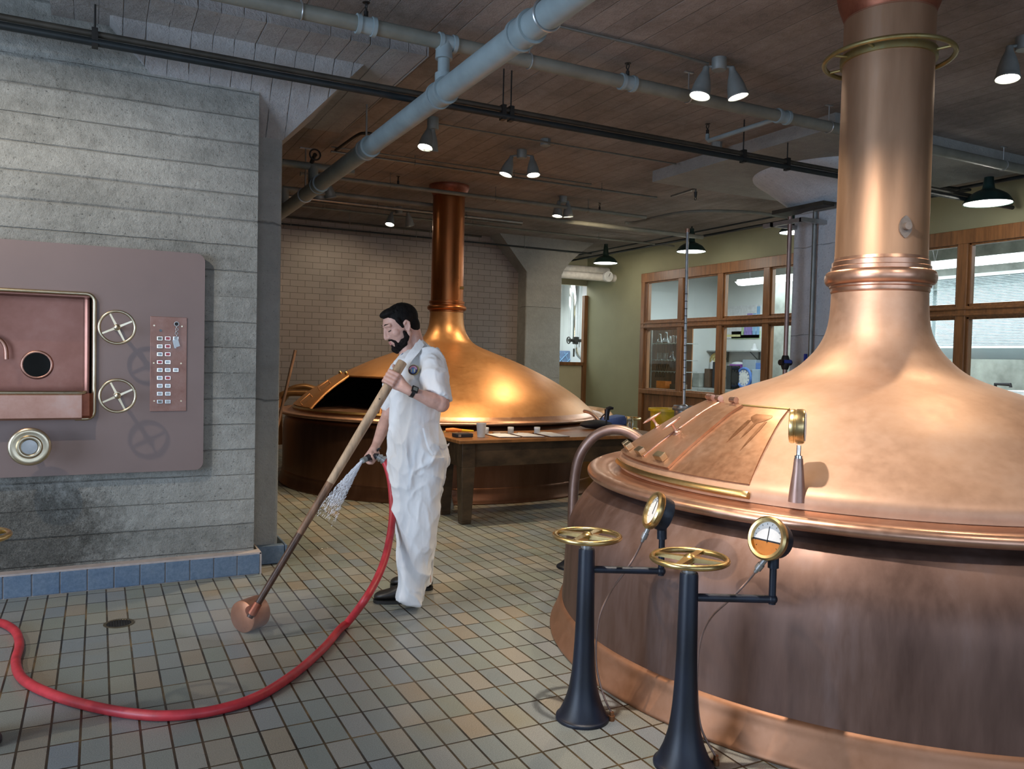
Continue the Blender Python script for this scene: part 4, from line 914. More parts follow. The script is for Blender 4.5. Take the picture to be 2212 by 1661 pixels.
x_ = ony(1690, 254, PY)[0]; e = Vector((x_+.02, PY+.85, PZ-.02))
MB().tube([(x_, PY, PZ), (x_-.02, PY+.80, PZ), (x_-.02, PY+.82, PZ+.02), (x_-.02, PY+.82, PZ+.06)], .018, 12).build('branch', 'grey_pipe_paint', t)
sk2 = MB(); sprinkler(sk2, x_-.02, PY+.82, PZ+.06); sk2.build('sprinkler_head', 'dark_metal', t)
BX, BZ, BR = 1.83, 3.035, .068
t = thing('drain_main', (BX, 5.0, BZ), 'large pale blue-grey pipe running away from the camera under the ceiling', 'pipe')
MB().tube([(BX, .5, BZ), (BX, 12.19, BZ)], BR, 28).build('pipe', 'grey_pipe_paint', t)
for q in ((1135, 95), (955, 205), (795, 310), (690, 385)):
    y_ = onx(q[0], q[1], BX)[1]; cp = MB()
    for dy in (-.06, .06): cp.tube([(BX, y_+dy-.012, BZ), (BX, y_+dy+.012, BZ)], BR+.014, 28)
    cp.tube([(BX, y_-.07, BZ), (BX, y_+.07, BZ)], BR+.006, 28).build('coupling', 'grey_pipe_paint', t)
yT = 4.50
MB().tube([(BX, yT, BZ+BR*.6), (BX, yT, BZ+.11), (BX, yT, BZ+.111), (BX, yT, PZ-.10), (BX, yT, PZ-.099), (BX, yT, PZ)], [.052,.052,.036,.036,.052,.048], 20).build('tee_riser', 'grey_pipe_paint', t)
for y_ in (3.25, 6.05, 8.1):
    MB().tube([(BX, y_, ZC), (BX, y_, BZ+BR)], .008, 8).box((BX-.06, y_-.02, ZC-.01), (BX+.06, y_+.02, ZC)).torus((BX, y_, BZ), BR+.005, .006, (0,1,0), 32, 6).build('hanger', 'galvanised', t)
y_ = onx(690, 385, BX)[1]
MB().tube([(BX, y_+.25, BZ), (BX, y_+.25, 3.25)], .048, 16).tube([(BX-1.2, y_+.25, 3.25), (BX+.4, y_+.25, 3.25)], .036, 14).tube([(BX, y_+1.6, BZ), (BX, y_+1.6, 3.28)], .05, 16).tube([(BX-1.2, y_+1.6, 3.28), (BX+6, y_+1.6, 3.28)], .03, 14).build('risers', 'olive_pipe_paint', t)
va = MB().torus((BX-.02, y_+.1, 3.33), .05, .008, (0,1,0), 24, 6).tube([(BX-.02, y_+.1, 3.33), (BX-.02, y_+.25, 3.28)], .02, 10); va.build('valve_wheel', 'dark_metal', t)
RY = 5.13
t = thing('conduit_rack', (2.58, RY, 3.19), 'two dark parallel conduits hung across the room on rods', 'conduit')
MB().tube([(-1.2, RY, 3.216), (8.6, RY, 3.216)], .019, 14).build('upper_conduit', 'rail_brown', t)  # browner than the lower one: light falling on it put into the colour
MB().tube([(-1.2, RY-.01, 3.168), (8.6, RY-.01, 3.168)], .022, 14).build('lower_conduit', 'rail_dark', t)
for q in ((205, 97), (1086, 240), (1103, 240), (1605, 330), (1700, 345)):
    x_ = ony(q[0], q[1], RY)[0]; MB().tube([(x_, RY-.003, ZC), (x_, RY-.003, 3.24)], .0055, 8).box((x_-.016, RY-.03, 3.14), (x_+.016, RY+.022, 3.245)).build('hanger', 'dark_metal', t)
# thinner lines along X at measured heights: (pixel, z, radius, x0, x1, material, label)
lines = [((1160, 440), 3.36, .024, 1.9, 6.45, 'olive_pipe_paint', 'olive sprinkler pipe crossing above the far kettle stack'),
         ((1180, 393), 3.42, .012, 2.0, 5.95, 'conduit_metal', 'thin conduit between the twin lamps and the far stack'),
         ((960, 462), 3.40, .018, 1.0, 5.4, 'galvanised', 'bright galvanised pipe behind the far kettle stack'),
         ((1050, 488), 3.42, .016, 1.0, 8.7, 'olive_pipe_paint', 'olive pipe farther behind the far kettle stack'),
         ((800, 450), 3.44, .012, 1.0, 5.6, 'conduit_metal', 'thin conduit close to the ceiling behind the far stack'),
         ((1250, 545), 3.30, .014, 1.0, 7.6, 'rail_dark', 'dark pipe crossing in front of the brick wall top'),
         ((900, 497), 3.30, .014, 1.0, 5.2, 'rail_brown', 'brown conduit along the brick wall top'),
         ((1060, 287), 3.46, .008, 2.6, 5.2, 'conduit_metal', 'thin conduit running right from the first lamp box'),
         ((860, 338), 3.46, .008, 2.0, 5.0, 'conduit_metal', 'thin conduit feeding the twin lamp box')]
for (q, z_, r_, xa, xb, mt_, lab) in lines:
    y_ = onz(q[0], q[1], z_)[1]
    t = thing('ceiling_pipe', ((xa+xb)/2, y_, z_), lab, 'pipe', 'thin ceiling lines')
    MB().tube([(xa, y_, z_), (xb, y_, z_)], r_, 10).build('pipe', mt_, t)
    n_h = 3 if r_ > .01 else 0
    for i in range(n_h):
        x_ = xa+(xb-xa)*(.22+.29*i); MB().tube([(x_, y_, ZC), (x_, y_, z_)], .004, 6).torus((x_, y_, z_), r_+.004, .004, (1,0,0), 14, 5).build('hanger', 'conduit_metal', t)
    if r_ == .024:
        for q2 in ((860, 397), (1295, 463)): sk = MB(); sprinkler(sk, ony(q2[0], q2[1], y_)[0], y_, z_+r_); sk.build('sprinkler_head', 'dark_metal', t)
# pair of lines running away along the laboratory wall
for (q, dz, r_, lab) in (((1700, 462), 0, .016, 'upper dark conduit running away along the laboratory wall'), ((1700, 476), 0, .018, 'lower dark conduit running away along the laboratory wall')):
    p = onx(q[0], q[1], 8.3); t = thing('ceiling_pipe', p, lab, 'pipe', 'conduits along the laboratory wall')
    MB().tube([(8.3, 2.7, p[2]), (8.3, 13.6, p[2])], r_, 10).build('pipe', 'rail_dark', t)
    for y_ in (5.2, 7.6, 9.9): MB().tube([(8.3, y_, ZC), (8.3, y_, p[2])], .005, 6).box((8.27, y_-.012, p[2]-.03), (8.33, y_+.012, p[2]+.03)).build('hanger', 'dark_metal', t)
t = thing('branch_pipe', tuple(onz(1440, 480, 3.36)), 'olive branch pipe bending toward the pale column', 'pipe')
MB().tube(catmull([onz(1350, 481, 3.36), onz(1375, 480, 3.36), onz(1480, 458, 3.36), onz(1615, 458, 3.36), onz(1700, 470, 3.32)], 6), .020, 12).build('pipe', 'olive_pipe_paint', t)
t = thing('sprinkler_branch', tuple(onz(1420, 450, 3.42)), 'short sprinkler branch with a hanging head', 'pipe')
p0 = onz(1450, 424, 3.42); p1 = onz(1503, 407, 3.42)
MB().tube([p0, p1, V3(p1)+Vector((0,0,-.05))], .012, 10).build('pipe', 'conduit_metal', t)
sk = MB(); sk.tube([V3(p1)+Vector((0,0,-.04)), V3(p1)+Vector((0,0,-.10))], [.02,.014], 10).torus(V3(p1)+Vector((0,0,-.115)), .016, .004, (1,0,0), 16, 6); sk.build('sprinkler_head', 'dark_metal', t)
# pale bent conduit by the big pipe
tag(MB().tube(catmull([onz(725, 325, 3.44), onz(770, 293, 3.44), onz(790, 288, 3.44), onz(806, 290, 3.44)], 6), .014, 10).build('bent_conduit', 'rail_brown'), 'short bent conduit behind the large pale pipe', 'conduit')
tag(MB().tube([onz(1200, 55, 3.48), onz(1440, 112, 3.48), onz(1530, 138, 3.46)], .010, 8).build('ceiling_conduit', 'conduit_metal'), 'thin ceiling conduit running to the twin lamps by the near stack', 'conduit')
for q, lab in (((1178, 308), 'small grey junction box between two conduits'), ((1548, 315), 'small grey junction box above the dark conduits')):
    p = onz(q[0], q[1], 3.47); tag(MB().lathe([(.0,-.03),(.045,-.03),(.05,-.025),(.05,.03),(.0,.03)], p, seg=8).build('junction_box', 'lamp_grey'), lab, 'junction box')
tag(MB().tube([onz(2000, 400, 3.40), onz(2095, 410, 3.40), onz(2010, 425, 3.42)], .016, 10).build('short_pipe', 'rail_dark'), 'short dark pipe loop right of the near stack', 'pipe')

# ------------------------------------------------------------------ lamps
def lamp_head(parent, p, d, scale=1.0):
    d = Vector(d).normalized(); p = V3(p)
    pr = [(.012,-.005),(.020,.0),(.024,.03),(.042,.075),(.058,.13),(.064,.175),(.071,.195),(.072,.205),(.066,.205),(.060,.18),(.040,.09),(.01,.05)]
    o = MB().lathe([(r*scale, z*scale) for r, z in interp(pr, 3)], p, d, 32, True).build('shade', 'lamp_grey', parent)
    MB().lathe([(.0,.176*scale),(.056*scale,.176*scale),(.058*scale,.182*scale),(.0,.194*scale)], p, d, 28).build('bulb', 'lamp_glow_warm', o)
    return o
def twin(q, z_, aims, label, scale=1.0, sep=.075):
    b_ = V3(onz(q[0], q[1], z_)); t = thing('twin_spotlight', b_, label, 'ceiling lamp', 'twin ceiling spotlights')
    MB().lathe([(.0,.0),(.045,.0),(.05,.006),(.05,ZC-z_),(.0,ZC-z_)], b_, seg=20).build('junction_box', 'lamp_grey', t)
    for dx, aim in aims:
        s_ = b_+V3(RT)*dx+Vector((0,0,.02)); MB().tube([b_+Vector((0,0,.03)), s_, s_+Vector(aim).normalized()*.02], .010, 10).build('arm', 'lamp_grey', t)
        lamp_head(t, s_, aim, scale)
    return t
RTV = V3(RT)
def aim(sx, sz, sd): return tuple(RTV*sx+V3(FW)*sd+Vector((0,0,-sz)))
twin((1553, 152), 3.42, ((-.085, aim(-.22, 1, -.10)), (.085, aim(.24, 1, -.05))), 'twin spotlight nearest the near kettle stack')
twin((935, 280), 3.40, ((-.03, aim(-.15, 1, -.25)), (.0, aim(-.12, 1.0, .25))), 'twin spotlight beside the large pale pipe', .95)
twin((1127, 342), 3.42, ((-.10, aim(-.30, 1, -.1)), (.10, aim(.10, 1, -.15))), 'twin spotlight between the two kettle stacks', .95)
twin((1216, 438), 3.42, ((-.05, aim(-.1, 1, -.1)), (.06, aim(.05, 1, .1))), 'small twin spotlight right of the far stack', .95)
twin((862, 462), 3.40, ((-.10, aim(-.1, 1, -.3)), (.12, aim(.1, .8, .5))), 'twin spotlight in front of the brick wall', .9)
twin((697, 393), 3.40, ((-.03, aim(-.1, .9, .4)), (.05, aim(.15, .9, .3))), 'twin spotlight partly hidden by the large pale pipe', .95)
twin((2212, 108), 3.42, ((-.09, aim(-.08, 1, -.1)), (.09, aim(.1, 1, .1))), 'twin spotlight at the right edge by the near stack')
def pendant(px, py, X, half, label):
    c = V3(onx(px, py, X)); s = half/.22; t = thing('pendant_lamp', c, label, 'pendant lamp', 'green enamel pendant lamps')
    k = half
    pr = [(k,.0),(k*1.0,.012*s),(k*.93,.035*s),(k*.75,.085*s),(k*.45,.125*s),(k*.27,.145*s),(k*.22,.20*s),(k*.17,.30*s),(k*.15,.315*s),(k*.15,.35*s),(.0,.35*s)]
    inn = [(k*.13,.30*s),(k*.25,.145*s),(k*.72,.08*s),(k*.90,.03*s),(k*.96,.004*s)]
    sh = MB().lathe(interp(pr, 3), c, seg=48, caps=False).build('shade', 'lamp_green', t)
    MB().lathe([(.0,.31*s)]+interp(inn, 3), c, seg=40, caps=False).build('reflector', 'white_enamel', sh)
    MB().lathe([(.0,.006*s),(k*.93,.008*s),(k*.94,.016*s),(.0,.03*s)], c, seg=40).build('diffuser', 'lamp_glow_white', sh)
    MB().tube([c+Vector((0,0,.34*s)), (c.x, c.y, ZC)], .012, 10).build('stem', 'dark_metal', t)
    light('pendant_light', 'POINT', tuple(c+Vector((0,0,-.03))), 22, (1.0, .96, .86), shadow_soft_size=.10)
pendant(1308, 569, 7.95, .215, 'green pendant lamp hanging farthest along the green wall')
pendant(1493, 544, 7.95, .22, 'green pendant lamp hanging behind the tall steel pole')
pendant(2134, 440, 7.95, .225, 'green pendant lamp hanging right of the near stack')
pendant(1716, 503, 7.95, .19, 'pendant lamp mostly hidden behind the pale column')

# ------------------------------------------------------------------ pipes on the pale column
xl = 6.66-.28
for (px0, py0, px1, py1, X_, low, label) in ((1707, 468, 1694, 790, xl-.30, True, 'vertical copper-toned pipe with a blue valve left of the pale column'), (1761, 457, 1748, 770, xl-.05, False, 'vertical dark pipe strapped to the pale column')):
    a = V3(onx(px0, py0, X_)); t = thing('column_pipe', (a.x, a.y, 0), label, 'pipe', 'vertical pipes by the pale column')
    MB().tube([(a.x, a.y, .0), (a.x, a.y, a.z)], .022, 14).build('pipe', 'copper_pipe' if low else 'conduit_metal', t)
    if low:
        zv = onx(1694, 783, X_)[2]
        MB().tube([(a.x, a.y, zv-.07), (a.x, a.y, zv-.03), (a.x, a.y, zv+.03), (a.x, a.y, zv+.07)], [.03,.042,.042,.03], 14).tube([(a.x-.07, a.y, zv), (a.x+.07, a.y, zv)], .03, 12).build('valve', 'dark_metal', t)
        MB().obox((a.x-.01, a.y-.045, zv+.01), (.045,0,0), (0,.006,0), (0,0,.016)).build('valve_handle', 'valve_blue', t, smooth=False)
    else:
        MB().tube([(a.x, a.y, a.z), (a.x, a.y-.02, a.z+.02), (a.x, a.y-1.0, a.z+.02)], .024, 14).build('elbow', 'conduit_metal', t)
a = V3(onx(1690, 498, xl-.14)); b_ = V3(onx(1790, 486, xl-.02))
zs_ = 2.86
tag(MB().box((xl-.34, 5.62, zs_-.02), (xl-.30, 6.12, zs_+.02)).box((xl-.34, 5.60, zs_-.02), (xl+.02, 5.64, zs_+.02)).box((xl-.34, 5.98, zs_-.02), (xl+.02, 6.02, zs_+.02)).build('strut_bracket', 'galvanised', smooth=False), 'slotted steel strut bracket holding pipes to the pale column', 'bracket')
zt2 = 3.03
tag(MB().box((xl-.22, 5.46, zt2-.04), (xl-.02, 6.12, zt2)).build('column_channel', 'rail_brown', smooth=False), 'brown steel channel under the round capital', 'channel')
p = V3(onx(1793, 432, xl-.05)); tag(MB().lathe([(.0,.05),(.04,.05),(.045,.04),(.045,.015),(.015,.005),(.015,-.05),(.022,-.05),(.0,-.06)], p, seg=24).build('sensor_head', 'galvanised'), 'small round grey sensor head on the pipe by the capital', 'sensor')
p = onx(1740, 775, xl-.015); tag(MB().obox(p, (.012,0,0), (0,.012,0), (0,0,.05)).build('blue_lever', 'valve_blue', smooth=False), 'small blue lever on the pale column', 'lever')

# insulated pipe crossing before the back room window
p0 = ony(1200, 591, 12.75); p1 = ony(1335, 599, 12.75)
t = thing('insulated_pipe', (7.9, 12.75, p0[2]), 'thick white insulated pipe with a dial crossing the back opening', 'pipe')
MB().tube([(6.7, 12.75, p0[2]), (p1[0], 12.75, p0[2])], .075, 20).build('insulation', 'insulation_white', t)
MB().tube([(6.7, 12.95, p0[2]+.14), (p1[0]-.1, 12.95, p0[2]+.14)], .075, 20).build('rear_insulation', 'insulation_white', t)
g = V3(ony(1315, 597, 12.6)); MB().tube([g, g+Vector((0,.06,0))], .10, 32).build('dial_gauge', 'gauge_white', t)
MB().tube([g+Vector((0,-.004,.0)), g+Vector((.03,-.004,.06))], .005, 6).build('dial_needle', 'dark_metal', t)
v_ = MB().tube([(p1[0], 12.75, p0[2]), (p1[0]+.28, 12.75, p0[2])], .03, 12).tube([(p1[0]+.05, 12.75, p0[2]), (p1[0]+.05, 12.75, p0[2]+.22)], .022, 10).tube([(p1[0]+.22, 12.75, p0[2]), (p1[0]+.26, 12.75, p0[2])], .045, 12)
v_.build('copper_valve', 'red_copper', t)
MB().torus((p1[0]+.14, 12.70, p0[2]+.10), .05, .01, (0,1,0), 20, 6).tube([(p1[0]+.14, 12.75, p0[2]), (p1[0]+.14, 12.72, p0[2]+.10)], .012, 8).tube([(p1[0]+.1, 12.75, p0[2]-.09), (p1[0]+.22, 12.75, p0[2]-.09)], .03, 10).build('valve_wheel', 'dark_metal', t)

# ------------------------------------------------------------------ inside the laboratory
def tube_light(p, L, label):
    p = V3(p); t = thing('ceiling_light', p, label, 'ceiling light', 'laboratory ceiling lights')
    MB().box((p.x-.10, p.y-L/2, p.z), (p.x+.10, p.y+L/2, p.z+.05)).build('housing', 'white_enamel', t, bevel=.01, smooth=False)
    MB().loft([[(p.x-.14, y_, p.z+.01), (p.x-.06, y_, p.z-.05), (p.x+.06, y_, p.z-.05), (p.x+.14, y_, p.z+.01)] for y_ in (p.y-L/2, p.y+L/2)]).build('diffuser', 'tube_glow', t, smooth=False)
    w_ = MB()
    for s_ in (-1, 1): w_.tube([(p.x, p.y+s_*L*.35, p.z+.05), (p.x, p.y+s_*L*.30, ZC)], .004, 6).tube([(p.x, p.y+s_*L*.35, p.z+.05), (p.x, p.y+s_*L*.40, ZC)], .004, 6)
    w_.build('wires', 'dark_metal', t)
p = onx(1668, 604, 10.2); tube_light((10.2, p[1], p[2]), 1.5, 'long hanging fluorescent light seen in the left laboratory panes')
p = onx(2160, 560, 10.4); tube_light((10.4, p[1], p[2]), 2.6, 'long fluorescent light seen in the right laboratory panes')
YL = 13.72; XL = 12.28
# rack with flasks behind the first pane
XR = 9.35
pa = onx(1412, 730, XR); pb = onx(1466, 730, XR)
ya, yb = max(pa[1], pb[1]), min(pa[1], pb[1])
t = thing('glassware_rack', (XR, (ya+yb)/2, 0), 'wire shelving rack behind the first laboratory pane', 'shelf')
zsh = [onx(1440, y_, XR)[2] for y_ in (741, 777, 802, 840)]
MB().box((XR+.42, yb+.12, 0), (XR+.44, ya+1.0, 2.08)).build('back_board', 'wood_frame', t, smooth=False)
for z_ in zsh:
    s_ = MB().box((XR, yb-.05, z_-.012), (XR+.42, ya+.06, z_))
    for k in range(9): s_.tube([(XR-.005, yb+k*(ya-yb)/8, z_-.03), (XR-.005, yb+k*(ya-yb)/8, z_)], .004, 6)
    s_.build('shelf', 'galvanised', t, smooth=False)
MB().tube([(XR, ya+.05, 0), (XR, ya+.05, 2.05)], .012, 8).tube([(XR, yb-.03, 0), (XR, yb-.03, 2.05)], .012, 8).build('posts', 'galvanised', t)
def flask(x, y, z, s, kind, label):
    pr = {'e': [(.05,0),(.052,.005),(.018,.085),(.016,.13),(.019,.135),(.015,.132),(.0,.13)], 'b': [(.04,0),(.042,.004),(.042,.10),(.045,.105),(.040,.103),(.038,.008),(.0,.006)]}[kind]
    tag(MB().lathe([(r*s, zz*s) for r, zz in pr], (x, y, z+.001), seg=20).build('flask', 'clear_glass'), label, 'flask', 'laboratory flasks')
for i in range(4):
    flask(XR+.12, ya-.04-i*(ya-yb)/4, zsh[0], 1.35+.25*(i == 1), 'e' if i < 2 else 'b', ['tall conical flask at the left of the top rack shelf', 'broad conical flask second on the top rack shelf', 'straight beaker third on the top rack shelf', 'straight beaker at the right of the top rack shelf'][i])
for i in range(4):
    flask(XR+.12, ya-.05-i*(ya-yb)/4, zsh[1], 1.25, 'e' if i > 1 else 'b', ['straight beaker at the left of the second rack shelf', 'straight beaker second on the second rack shelf', 'conical flask third on the second rack shelf', 'conical flask at the right of the second rack shelf'][i])
rd = MB()
for i in range(7): rd.tube([(XR+.06+.02*i, ya-.02-.02*i, zsh[2]-.12), (XR+.03+.02*i, ya-.09-.03*i, zsh[2]+.12+.02*(i % 3))], .006, 6)
tag(rd.build('rod_bundle', 'glass_dark'), 'bundle of dark rods leaning in the rack', 'rods')
tag(MB().box((XR+.08, yb+.02, zsh[3]+.001), (XR+.25, yb+.32, zsh[3]+.09)).build('brown_box', 'board_brown', bevel=.006, smooth=False), 'low dark brown box on the bottom rack shelf', 'box')
tag(MB().box((XR+.05, ya-.32, zsh[3]+.001), (XR+.2, ya-.05, zsh[3]+.14)).build('amber_bottle_crate', 'plastic_orange', bevel=.006, smooth=False), 'orange-brown crate on the bottom rack shelf', 'crate')
# far end: wall shelves, chart, bins
XS = XL-.30
za = onx(1590, 757, XS)[2]; zb = onx(1590, 799, XS)[2]
y0_, y1_ = onx(1512, 757, XS)[1], onx(1700, 757, XS)[1]
y0_ = min(y0_, YL-.02)
for z_, lab in ((za, 'upper pale wall shelf in the laboratory'), (zb, 'lower pale wall shelf in the laboratory')):
    t = thing('wall_shelf', (XS, (y0_+y1_)/2, z_), lab, 'shelf', 'laboratory wall shelves')
    MB().box((XS, y1_, z_-.025), (XL+.01, y0_, z_)).build('board', 'galvanised', t, smooth=False)
    br_ = MB()
    for k in (.15, .55, .9):
        y_ = y0_+(y1_-y0_)*k; br_.box((XL-.02, y_-.015, z_-.25), (XL+.01, y_+.015, z_)); br_.tube([(XL-.02, y_, z_-.20), (XS+.05, y_, z_-.03)], .010, 6)
    br_.build('bracket', 'conduit_metal', t)
pA, pB = onx(1548, 664, XL-.01), onx(1640, 727, XL-.01)
t = thing('wall_chart', (XL-.005, (pA[1]+pB[1])/2, pB[2]), 'pale wall chart of coloured cells seen through the third pane', 'poster')
ya, yb, zt3, zb3 = pA[1], pB[1], pA[2], onx(1640, 730, XL-.01)[2]
MB().box((XL-.006, yb, zb3), (XL+.02, ya, zt3)).build('sheet', 'paper_white', t, smooth=False)
simple('chart_purple', (.30, .22, .55), .7); simple('chart_blue', (.25, .45, .70), .7); simple('chart_green', (.45, .60, .35), .7); simple('chart_yellow', (.75, .70, .35), .7)
Wd, Hd = ya-yb, zt3-zb3
def cells(nm, mat, lst):
    c_ = MB()
    for u0, u1, v0, v1 in lst: c_.box((XL-.009, ya-Wd*u1, zb3+Hd*v0), (XL-.005, ya-Wd*u0, zb3+Hd*v1))
    c_.build(nm, mat, t, smooth=False)
cells('purple_cells', 'chart_purple', [(.0, .06, .55, .92), (.72+.0, .78, .1, .75), (.78, .84, .1, .75), (.66, .715, .1, .62)])
cells('blue_cells', 'chart_blue', [(.93, 1.0, .1, .95), (.85, .92, .1, .75)])
cells('green_cells', 'chart_green', [(.60, .65, .1, .62), (.0, .06, .1, .5)])
cells('yellow_cells', 'chart_yellow', [(.08, .58, .05, .12)])
pA, pB = onx(1580, 716, XL-.01), onx(1640, 731, XL-.01)
tag(MB().box((XL-.006, pB[1], pB[2]), (XL+.02, pA[1], pA[2])).build('green_chart', 'chart_green', smooth=False), 'green strip chart below the coloured wall chart', 'poster')
def shelf_item(name, px, py, w_, h_, mat, label, cat, dx=.12, z_=None, depth=.10):
    p = onx(px, py, XS+dx); zz = p[2] if z_ is None else z_
    return tag(MB().box((XS+dx-depth, p[1]-w_/2, zz+.001), (XS+dx+depth, p[1]+w_/2, zz+h_)).build(name, mat, bevel=.012, smooth=False), label, cat)
shelf_item('purple_bin', 1594, 799, .32, .12, 'plastic_purple', 'purple tub on the lower laboratory shelf', 'tub', z_=zb)
p = onx(1594, 790, XS+.12); tag(MB().ell((XS+.12, p[1], zb+.125), (.10,0,0), (0,.16,0), (0,0,.05), 20, 10).build('white_lid', 'paper_white'), 'white domed lid on the purple tub', 'bag')  # the tub's domed lid
shelf_item('clear_bin', 1625, 799, .38, .22, 'plastic_clear', 'clear plastic bin on the lower laboratory shelf', 'bin', z_=zb)
shelf_item('blue_bin', 1648, 799, .22, .16, 'plastic_blue', 'blue plastic bin on the lower laboratory shelf', 'bin', z_=zb)
p = onx(1528, 790, XS+.12); tag(MB().lathe([(.07,0),(.075,.01),(.075,.13),(.03,.19),(.03,.22),(.0,.22)], (XS+.12, min(p[1], YL-.1), zb+.001), seg=20).build('white_bottle', 'paper_white'), 'white bottle at the left of the lower laboratory shelf', 'bottle')
p = onx(1545, 780, XS+.10); t = thing('yellow_plaque', (XS+.1, p[1], zb), 'round yellow lace plaque standing on the lower laboratory shelf', 'plaque')
q = MB().torus((XS+.10, p[1], zb+.19), .155, .018, (1,0,.0), 40, 8).torus((XS+.10, p[1], zb+.19), .075, .012, (1,0,0), 32, 6)
for k in range(10): q.tube([(XS+.10, p[1]+.08*math.cos(k*PI/5), zb+.19+.08*math.sin(k*PI/5)), (XS+.10, p[1]+.15*math.cos(k*PI/5), zb+.19+.15*math.sin(k*PI/5))], .008, 6)
q.build('ring', 'brass', t); MB().tube([(XS+.102, p[1], zb+.19), (XS+.11, p[1], zb+.19)], .15, 32).build('backing', 'chart_yellow', t)
p = onx(1628, 757, XS+.1); tag(MB().lathe([(.09,0),(.09,.03),(.05,.035),(.05,.07),(.025,.14),(.0,.15)], (XS+.12, p[1], za+.001), seg=20).build('small_burner', 'paper_white'), 'small white lamp-like object on the upper laboratory shelf', 'jar')
# bench with things
p0, p1 = onx(1500, 846, 11.4), onx(1700, 846, 11.4)
t = thing('laboratory_bench', (11.4, (p0[1]+p1[1])/2, 0), 'laboratory bench below the wall shelves', 'bench')
zb4 = .92
MB().box((11.3, p1[1], zb4-.04), (XL+.01, YL-.01, zb4)).build('bench_top', 'galvanised', t, smooth=False)
MB().box((11.4, p1[1], 0), (XL, YL-.02, zb4-.04)).build('cabinet', 'white_enamel', t, smooth=False)
def bench_item(name, px, w_, h_, mat, label, cat, X_=11.7):
    p = onx(px, 835, X_)
    if p[1] > YL-.25: p = ony(px, 835, YL-.25); X_ = p[0]
    y_ = p[1]; w_ *= .62
    return tag(MB().box((X_-.12, y_-w_/2, zb4+.001), (X_+.12, y_+w_/2, zb4+h_)).build(name, mat, bevel=.01, smooth=False), label, cat)
bench_item('grey_crate', 1512, .35, .30, 'lab_concrete', 'grey crate at the left of the laboratory bench', 'crate')
bench_item('brown_case', 1535, .25, .40, 'board_brown', 'dark brown case on the laboratory bench', 'case')
bench_item('black_panel', 1551, .18, .55, 'cloth_black', 'tall narrow black panel standing on the laboratory bench', 'panel')  # upright black panel, built as a plain block
bench_item('monitor', 1583, .24, .48, 'glass_dark', 'dark screen on the laboratory bench', 'screen', 11.5)
bench_item('clear_tub', 1640, .30, .42, 'plastic_clear', 'tall clear tub on the laboratory bench', 'tub')
p = onx(1607, 825, 11.6); t = thing('blue_plaque', (11.6, p[1], zb4), 'round blue rimmed plaque standing on the laboratory bench', 'plaque')
MB().torus((11.6, p[1], zb4+.24), .19, .03, (1,0,0), 40, 8).build('rim', 'plastic_blue', t)
MB().tube([(11.59, p[1], zb4+.24), (11.61, p[1], zb4+.24)], .185, 36).build('face', 'gauge_white', t)
ts_ = MB()
for k in range(12): ts_.tube([(11.585, p[1]+.12*math.cos(k*PI/6), zb4+.24+.12*math.sin(k*PI/6)), (11.585, p[1]+.155*math.cos(k*PI/6), zb4+.24+.155*math.sin(k*PI/6))], .006, 5)
ts_.build('marks', 'cloth_blue', t)
tag(MB().box((11.45, p[1]-.45, zb4+.001), (11.55, p[1]-.1, zb4+.08)).build('blue_tray', 'plastic_blue', bevel=.01, smooth=False), 'blue tray in front of the round blue plaque', 'tray')
# interior concrete column, blinds and small things behind the right panes
S_('column_lab', MB().box((10.9, 10.05, 0), (11.4, 10.75, 3.0)), 'lab_concrete', 'grey concrete column inside the laboratory', 'column', smooth=False)
ZB0, ZB1 = onx(2150, 752, 11.94)[2], onx(2150, 590, 11.94)[2]
for (ya_, yb_, lab) in ((10.5, 8.32, 'white venetian blind seen between the near stack and the window post'), (8.25, 5.2, 'wide white venetian blind at the far right')):
    t = thing('window_blind', (11.95, (ya_+yb_)/2, ZB0), lab, 'blind', 'laboratory blinds')
    sl = MB(); z_ = ZB0+.03
    while z_ < ZB1-.03: sl.loft([[(11.93, ya_, z_), (11.965, ya_, z_+.020), (11.966, ya_, z_+.022), (11.931, ya_, z_+.002)], [(11.93, yb_, z_), (11.965, yb_, z_+.020), (11.966, yb_, z_+.022), (11.931, yb_, z_+.002)]]); z_ += .0235
    sl.build('slats', 'blind_white', t, smooth=False)
    MB().box((11.92, yb_, ZB1-.03), (11.98, ya_, ZB1+.02)).box((11.925, yb_, ZB0), (11.97, ya_, ZB0+.03)).build('rails', 'white_enamel', t, smooth=False)
light('lab_window_daylight', 'AREA', (12.22, 7.8, (ZB0+ZB1)/2), 45, (.75, .88, 1.0), shape='RECTANGLE', size=5.0, size_y=.9, target=(9, 7.8, (ZB0+ZB1)/2))
pz = onx(2165, 830, 11.7)
tag(MB().tube([(11.7, pz[1]+.10, 1.0), (11.7, pz[1]+.10, pz[2]), (11.7, pz[1]-.12, pz[2]), (11.7, pz[1]-.12, pz[2]-.04)], .025, 8).build('black_bracket', 'cloth_black'), 'black angled bracket in front of the laboratory concrete wall', 'bracket')
pz = onx(2212, 846, 11.0)
tag(MB().box((10.9, pz[1]-.2, pz[2]-.06), (11.3, pz[1]+.22, pz[2]+.01)).box((10.85, pz[1]-.4, 0), (11.35, pz[1]+.3, pz[2]-.06)).build('paper_stack', 'paper_white', bevel=.01, smooth=False), 'white box and papers at the right edge of the laboratory', 'box')
